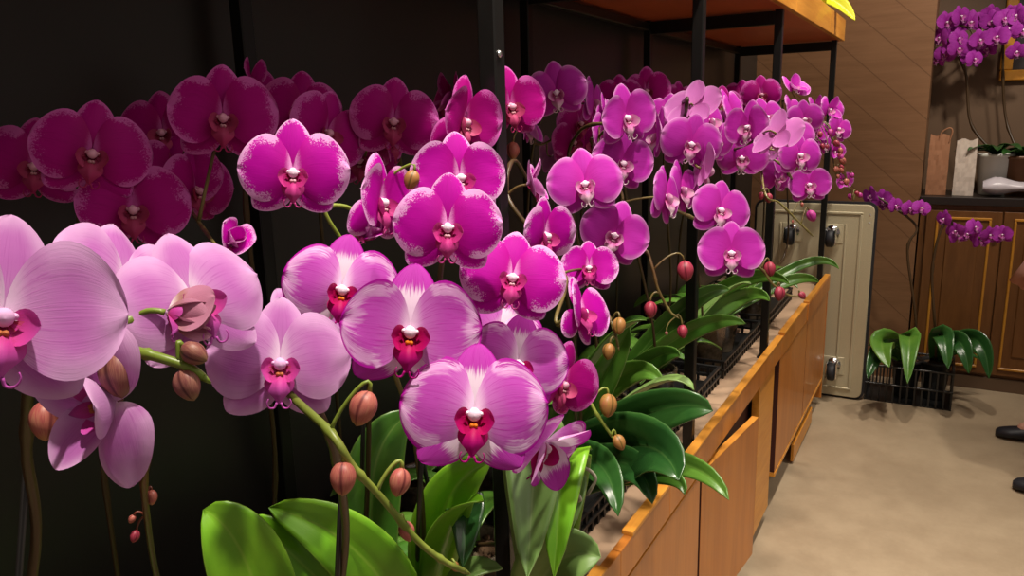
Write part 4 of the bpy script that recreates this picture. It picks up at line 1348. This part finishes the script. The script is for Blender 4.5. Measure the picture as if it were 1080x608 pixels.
cr = on_y(955, 432, 4.14)
tray('black crate on the floor holding potted orchids right of the trolley', -0.285, 0.10, 4.14, 4.44, 0.19, None, 0.001, 'plant_crate')
gp = 'purple orchids in the far background'
orchid('purple orchid in the floor crate whose spray leans over the trolley corner', gp, (-0.11, 4.27),
       spray(7, 945, 212, 30, 7, 20, 12, 0.3, 4.2),
       spike=[(966, 343, 3.78), (957, 265, 3.74), (966, 238, 3.72)], z0=0.007,
       leaves=[('pot', (915, 335, 3.65), (938, 388, 3.55), .12, 'leaf_mid', 'cam'), ('pot', (962, 318, 3.65), (957, 405, 3.55), .10, 'leaf_mid', 'cam'), ('pot', (930, 340, 3.68), (915, 400, 3.6), .10, 'leaf_dark', 'cam')],
       auto=[(170, .2, .1, .07)], seed=30, pot_r=.07, pot_h=.20, leafmat='leaf_dark', potkind='pot_black', rad=.006)
orchid('purple orchid in the floor crate whose spray leans right across the cabinet doors', gp, (0.02, 4.30),
       spray(9, 1028, 245, 34, 8, 20, 4, 0.25, 4.22), spike=[(986, 343, 3.76), (983, 290, 3.72), (990, 249, 3.68)], z0=0.007,
       leaves=[('pot', (1040, 325, 3.66), (1043, 400, 3.62), .10, 'leaf_dark', 'cam'), ('pot', (1015, 330, 3.62), (1022, 395, 3.58), .10, 'leaf_dark', 'cam'), ('pot', (995, 320, 3.64), (1000, 390, 3.58), .10, 'leaf_dark', 'cam')],
       auto=[(350, .2, .1, .07), (20, .2, .1, .07)], seed=31, pot_r=.07, pot_h=.20, leafmat='leaf_dark', potkind='pot_black', rad=.006)
pw = on_y(1046, 195, YW + 0.22)
orchid('purple orchid in the white pot on the counter, blooms cut by the top edge', gp, (pw.x, YW + 0.19),
       spray(10, 1020, 28, 34, 18, 22, 6) + spray(7, 1015, 55, 28, 8, 21, 8),
       spike=[(1024, 130, 4.05), (1018, 75, 4.02)], z0=zk, potkind='white_pot',
       auto=[(200, .2, .06, .06), (340, .25, .06, .06), (270, .2, .08, .06), (300, .2, .09, .06), (230, .2, .08, .06)], seed=32, pot_r=.085, pot_h=.21, leafmat='leaf_dark', rad=.006)
pw2 = on_y(1072, 190, YW + 0.25)
orchid('purple orchid in the brown pot on the counter, blooms before the gilt frame', gp, (pw2.x, YW + 0.2),
       spray(9, 1066, 36, 16, 24, 24, 9), spike=[(1062, 130, 4.0), (1058, 90, 3.98)], z0=zk, potkind='terracotta',
       auto=[(190, .25, .06, .07), (250, .25, .06, .07), (300, .2, .08, .07), (350, .2, .08, .07)], seed=33, pot_r=.085, pot_h=.20, leafmat='leaf_dark', rad=.006)

# leafy plant on the upper shelf, one yellow-green leaf hanging over the edge
sp = thing('foliage_plant', 'yellow-green leaf plant on the upper shelf, leaf hanging over the fascia', 'plant', (-0.60, 3.55, ZS + 0.022))
pot_part(sp, -0.60, 3.55, ZS + 0.022, 'pot_black', 0.07, 0.13)
pt = Vector((-0.60, 3.55, ZS + 0.15))
for p1, p2, w, lm in ((at(876, -14, 3.25), at(902, 22, 3.22), .085, 'leaf_yellow'), (Vector((-0.50, 3.36, ZS + 0.24)), at(868, 14, 3.10), .07, 'leaf_yellow'),
                      (pt + Vector((-.1, .1, .15)), pt + Vector((-.22, .15, .05)), .08, 'leaf_mid'), (pt + Vector((.02, .15, .15)), pt + Vector((.1, .3, .02)), .08, 'leaf_mid'), (pt + Vector((-.1, -.1, .15)), pt + Vector((-.2, -.2, .03)), .08, 'leaf_mid')):
    l = MB(); leaf_sheet(l, pt, p1, p2, w, (0.5, -0.75, 0.45) if lm == 'leaf_yellow' else None)
    solid(l.build('leaf', M[lm], sp), .002)

# ---------------------------------------------------------------- a shopper at the right edge
M['skin'] = simple('skin', (0.52, 0.28, 0.20), 0.5, 0.4, var=0.06, vscale=30)
M['top'] = simple('dusty_pink_cloth', (0.62, 0.34, 0.28), 0.85, 0.1, var=0.08, vscale=40, bump=0.3)
M['trouser'] = simple('dark_trousers', (0.025, 0.025, 0.03), 0.85, 0.1)
M['shoe'] = simple('black_shoe', (0.012, 0.012, 0.017), 0.5, 0.4)
M['hair'] = simple('black_hair', (0.012, 0.009, 0.008), 0.45, 0.4)
toe = on_x(1052, 461, 0.30)
toe = CAM + ray(1051, 462) * (-H / ray(1051, 462).z)
heel = CAM + ray(1079, 520) * (-H / ray(1079, 520).z)
fx, fy2 = toe.x, toe.y
px0 = fx + 0.225; py0 = fy2 - 0.30
person = thing('person', 'person in a dusty pink top and black shoes stepping in at the right edge', 'person', (px0, py0, 0))
J = {}
hip = Vector((px0, py0, 0.90))
ankL = Vector((fx + 0.20, fy2 + 0.02, 0.085)); ankR = Vector((heel.x + 0.17, heel.y + 0.02, 0.085))
jo = [('pelvis', hip, .115, None), ('waist', hip + Vector((0, 0, .15)), .105, 'pelvis'), ('chest', hip + Vector((-.01, 0, .34)), .125, 'waist'), ('neckb', hip + Vector((-.01, 0, .50)), .075, 'chest'),
      ('neck', hip + Vector((-.02, 0, .56)), .052, 'neckb'), ('jaw', hip + Vector((-.045, 0, .63)), .066, 'neck'), ('head', hip + Vector((-.03, 0, .70)), .086, 'jaw'), ('crown', hip + Vector((-.015, 0, .765)), .064, 'head'),
      ('hipL', hip + Vector((-.01, .085, -.06)), .088, 'pelvis'), ('kneeL', (hip + Vector((-.01, .085, -.06))) * .5 + ankL * .5 + Vector((-.045, 0, 0)), .058, 'hipL'), ('ankL', ankL, .038, 'kneeL'),
      ('ballL', ankL + Vector((-.13, 0, -.045)), .034, 'ankL'),
      ('hipR', hip + Vector((-.01, -.085, -.06)), .088, 'pelvis'), ('kneeR', (hip + Vector((-.01, -.085, -.06))) * .5 + ankR * .5 + Vector((-.045, 0, 0)), .058, 'hipR'), ('ankR', ankR, .038, 'kneeR'),
      ('ballR', ankR + Vector((-.13, 0, -.045)), .034, 'ankR')]
for s, nm in ((1, 'L'), (-1, 'R')):
    sh = hip + Vector((-.01, s * .165, .46))
    wr = hip + Vector((.06, s * .26, -.03))
    el = sh * .5 + wr * .5 + Vector((.07, s * .03, 0))
    dr = (wr - el).normalized()
    jo += [('sh' + nm, sh, .058, 'chest'), ('el' + nm, el, .041, 'sh' + nm), ('wr' + nm, wr, .028, 'el' + nm), ('palm' + nm, wr + dr * .06, .030, 'wr' + nm)]
    sd = Vector((dr.z, 0, -dr.x)).normalized()
    for k, (off, ln) in enumerate(((-.024, .062), (-.008, .072), (.008, .068), (.023, .055))):
        a = wr + dr * .092 + sd * off
        jo += [('f%d%s' % (k, nm), a, .0095, 'palm' + nm), ('g%d%s' % (k, nm), a + dr * ln * .5 + Vector((-.004, 0, 0)), .0085, 'f%d%s' % (k, nm)), ('h%d%s' % (k, nm), a + dr * ln + Vector((0, s * -.012, 0)), .007, 'g%d%s' % (k, nm))]
    a = wr + dr * .035 - sd * .034
    jo += [('t0' + nm, a, .011, 'wr' + nm), ('t1' + nm, a + dr * .04 - sd * .018, .009, 't0' + nm)]
idx = {n_: i for i, (n_, *_r) in enumerate(jo)}
me = bpy.data.meshes.new('body')
me.from_pydata([tuple(p) for _, p, _, _ in jo], [(idx[q], idx[n_]) for n_, _, _, q in jo if q], [])
me.materials.append(M['skin'])
body = bpy.data.objects.new('body', me); COL.objects.link(body); body.parent = person
me.transform(inv_of(person))
md = body.modifiers.new('skin', 'SKIN')
for (n_, p, r, q), sv in zip(jo, me.skin_vertices[0].data):
    sv.radius = (r, r); sv.use_root = n_ == 'pelvis'
sb = body.modifiers.new('sub', 'SUBSURF'); sb.levels = 2; sb.render_levels = 2


def limb(name, pts, rad, mat, n=14, sq=None):
    mb = MB(); c = crom(pts, 6)
    rr = []
    for i in range(len(c)):
        t = i / (len(c) - 1) * (len(rad) - 1); k = min(int(t), len(rad) - 2)
        rr.append(rad[k] + (rad[k + 1] - rad[k]) * (t - k))
    mb.tube(c, rr, n, cap=True)
    return mb.build(name, mat, person)


def jp(n_): return jo[idx[n_]][1]


def ringed(rows, n=28):
    """cloth built from horizontal rings: centre, half width in x, half width in y"""
    mb = MB(); P = []
    for c, rx, ry, wv in rows:
        P.append([(c.x + rx * math.cos(2 * PI * k / n) * (1 + wv * math.sin(7 * 2 * PI * k / n)), c.y + ry * math.sin(2 * PI * k / n) * (1 + wv * math.cos(5 * 2 * PI * k / n)), c.z) for k in range(n + 1)])
    mb.grid(P)
    return mb


tp = ringed([(hip + Vector((-.02, 0, -.13)), .235, .235, .06), (hip + Vector((-.01, 0, 0)), .185, .205, .03), (hip + Vector((0, 0, .15)), .14, .165, .015), (hip + Vector((-.01, 0, .34)), .14, .185, .0), (hip + Vector((-.01, 0, .45)), .10, .18, 0), (hip + Vector((-.01, 0, .50)), .075, .12, 0), (hip + Vector((-.015, 0, .525)), .062, .075, 0)])
solid(tp.build('top', M['top'], person), .004)
for nm in ('L', 'R'):
    sh, el, wr = jp('sh' + nm), jp('el' + nm), jp('wr' + nm)
    limb('sleeve', [sh + (sh - el).normalized() * .03, sh * .5 + el * .5, el, el * .35 + wr * .65], (.070, .062, .055, .052), M['top'])
    limb('trouser_leg', [jp('hip' + nm) + Vector((0, 0, .06)), jp('hip' + nm), jp('knee' + nm), jp('ank' + nm) + Vector((.005, 0, .0))], (.105, .10, .074, .062), M['trouser'])
    an = jp('ank' + nm)
    mb = MB(); P = []
    for u, hw_, hz in ((-.065, .020, .05), (-.055, .032, .085), (-.01, .036, .10), (.05, .040, .085), (.10, .046, .062), (.15, .047, .05), (.19, .036, .040), (.205, .014, .03)):
        P.append([(an.x - u, an.y + hw_ * math.cos(2 * PI * k / 16), 0.004 + max(0.0, hz * (0.5 + 0.5 * math.sin(2 * PI * k / 16)))) for k in range(17)])
    mb.grid(P); mb.add(P[0][:-1], [tuple(range(16))]); mb.add(P[-1][:-1], [tuple(range(15, -1, -1))])
    mb.build('shoe', M['shoe'], person)
hd = jp('head')
mb = MB(); mb.lathe([(0, .125), (.05, .115), (.085, .08), (.098, .03), (.095, -.03), (.085, -.09), (.07, -.14), (.0, -.15)], hd + Vector((.028, 0, .0)), 18)
mb.build('hair', M['hair'], person)
mb = MB()
for s in (-1, 1):
    mb.lathe([(0, -.012), (.009, -.008), (.012, 0), (.009, .008), (0, .012)], hd + Vector((-.082, s * .032, .01)), 10)
mb.build('eyes', M['shoe'], person)
mb = MB(); mb.lathe([(0, -.03), (.014, -.025), (.012, 0), (.006, .03), (0, .035)], hd + Vector((-.09, 0, -.02)), 10); mb.build('nose', M['skin'], person)

# ---------------------------------------------------------------- light
def spot(x, y, z, tx, ty, tz, power, size, cone, col=(1.0, 0.90, 0.78), blend=0.6, nm='ceiling_and_fill_spot'):
    l = bpy.data.lights.new(nm, 'SPOT'); l.energy = power; l.color = col; l.shadow_soft_size = size
    l.spot_size = math.radians(cone); l.spot_blend = blend
    o = bpy.data.objects.new(nm, l); COL.objects.link(o)
    o.location = (x, y, z)
    o.rotation_euler = (Vector((tx, ty, tz)) - Vector((x, y, z))).to_track_quat('-Z', 'Y').to_euler()
    return o


spot(-0.16, 0.35, 2.75, -0.42, 0.45, 1.0, 150, 0.03, 72)
spot(-0.14, 1.20, 2.75, -0.48, 1.25, 1.0, 115, 0.03, 76)
spot(-0.12, 2.25, 2.75, -0.45, 2.30, 1.0, 125, 0.035, 76)
spot(-0.10, 3.30, 2.75, -0.40, 3.20, 1.0, 105, 0.035, 76)
spot(0.75, 1.6, 2.75, 0.75, 1.7, 0.0, 88, 0.06, 66)  # added downlight without a visible source, brightens the aisle floor
spot(0.75, 3.0, 2.75, 0.70, 3.1, 0.0, 85, 0.06, 66)  # second added downlight for the aisle floor, also unseen
spot(0.35, 3.55, 2.75, -0.35, 4.56, 1.3, 72, 0.06, 70)  # unseen lamp added to lift the far wall
spot(0.8, 3.6, 2.75, 0.6, 4.7, 1.0, 46, 0.06, 64)  # unseen lamp added to brighten the far counter and alcove


def area(x, y, z, sx, sy, power, col, nm='room_fill', rot=(0, 0, 0)):
    l = bpy.data.lights.new(nm, 'AREA'); l.shape = 'RECTANGLE'; l.size = sx; l.size_y = sy; l.energy = power; l.color = col
    o = bpy.data.objects.new(nm, l); COL.objects.link(o); o.location = (x, y, z); o.rotation_euler = rot
    return o


area(0.9, 0.6, 2.7, 0.8, 2.0, 9, (1.0, 0.9, 0.8), rot=(0, math.radians(30), 0))  # unseen fill light added to stand for the room's warm ambient
w = bpy.data.worlds.new('room_ambient'); scene.world = w; w.use_nodes = True
bg = w.node_tree.nodes['Background']; bg.inputs[0].default_value = (1.0, 0.86, 0.74, 1); bg.inputs[1].default_value = 0.2

vs = scene.view_settings
vs.view_transform = 'Standard'; vs.look = 'None'; vs.exposure = 0.0; vs.gamma = 1.0; vs.use_curve_mapping = False
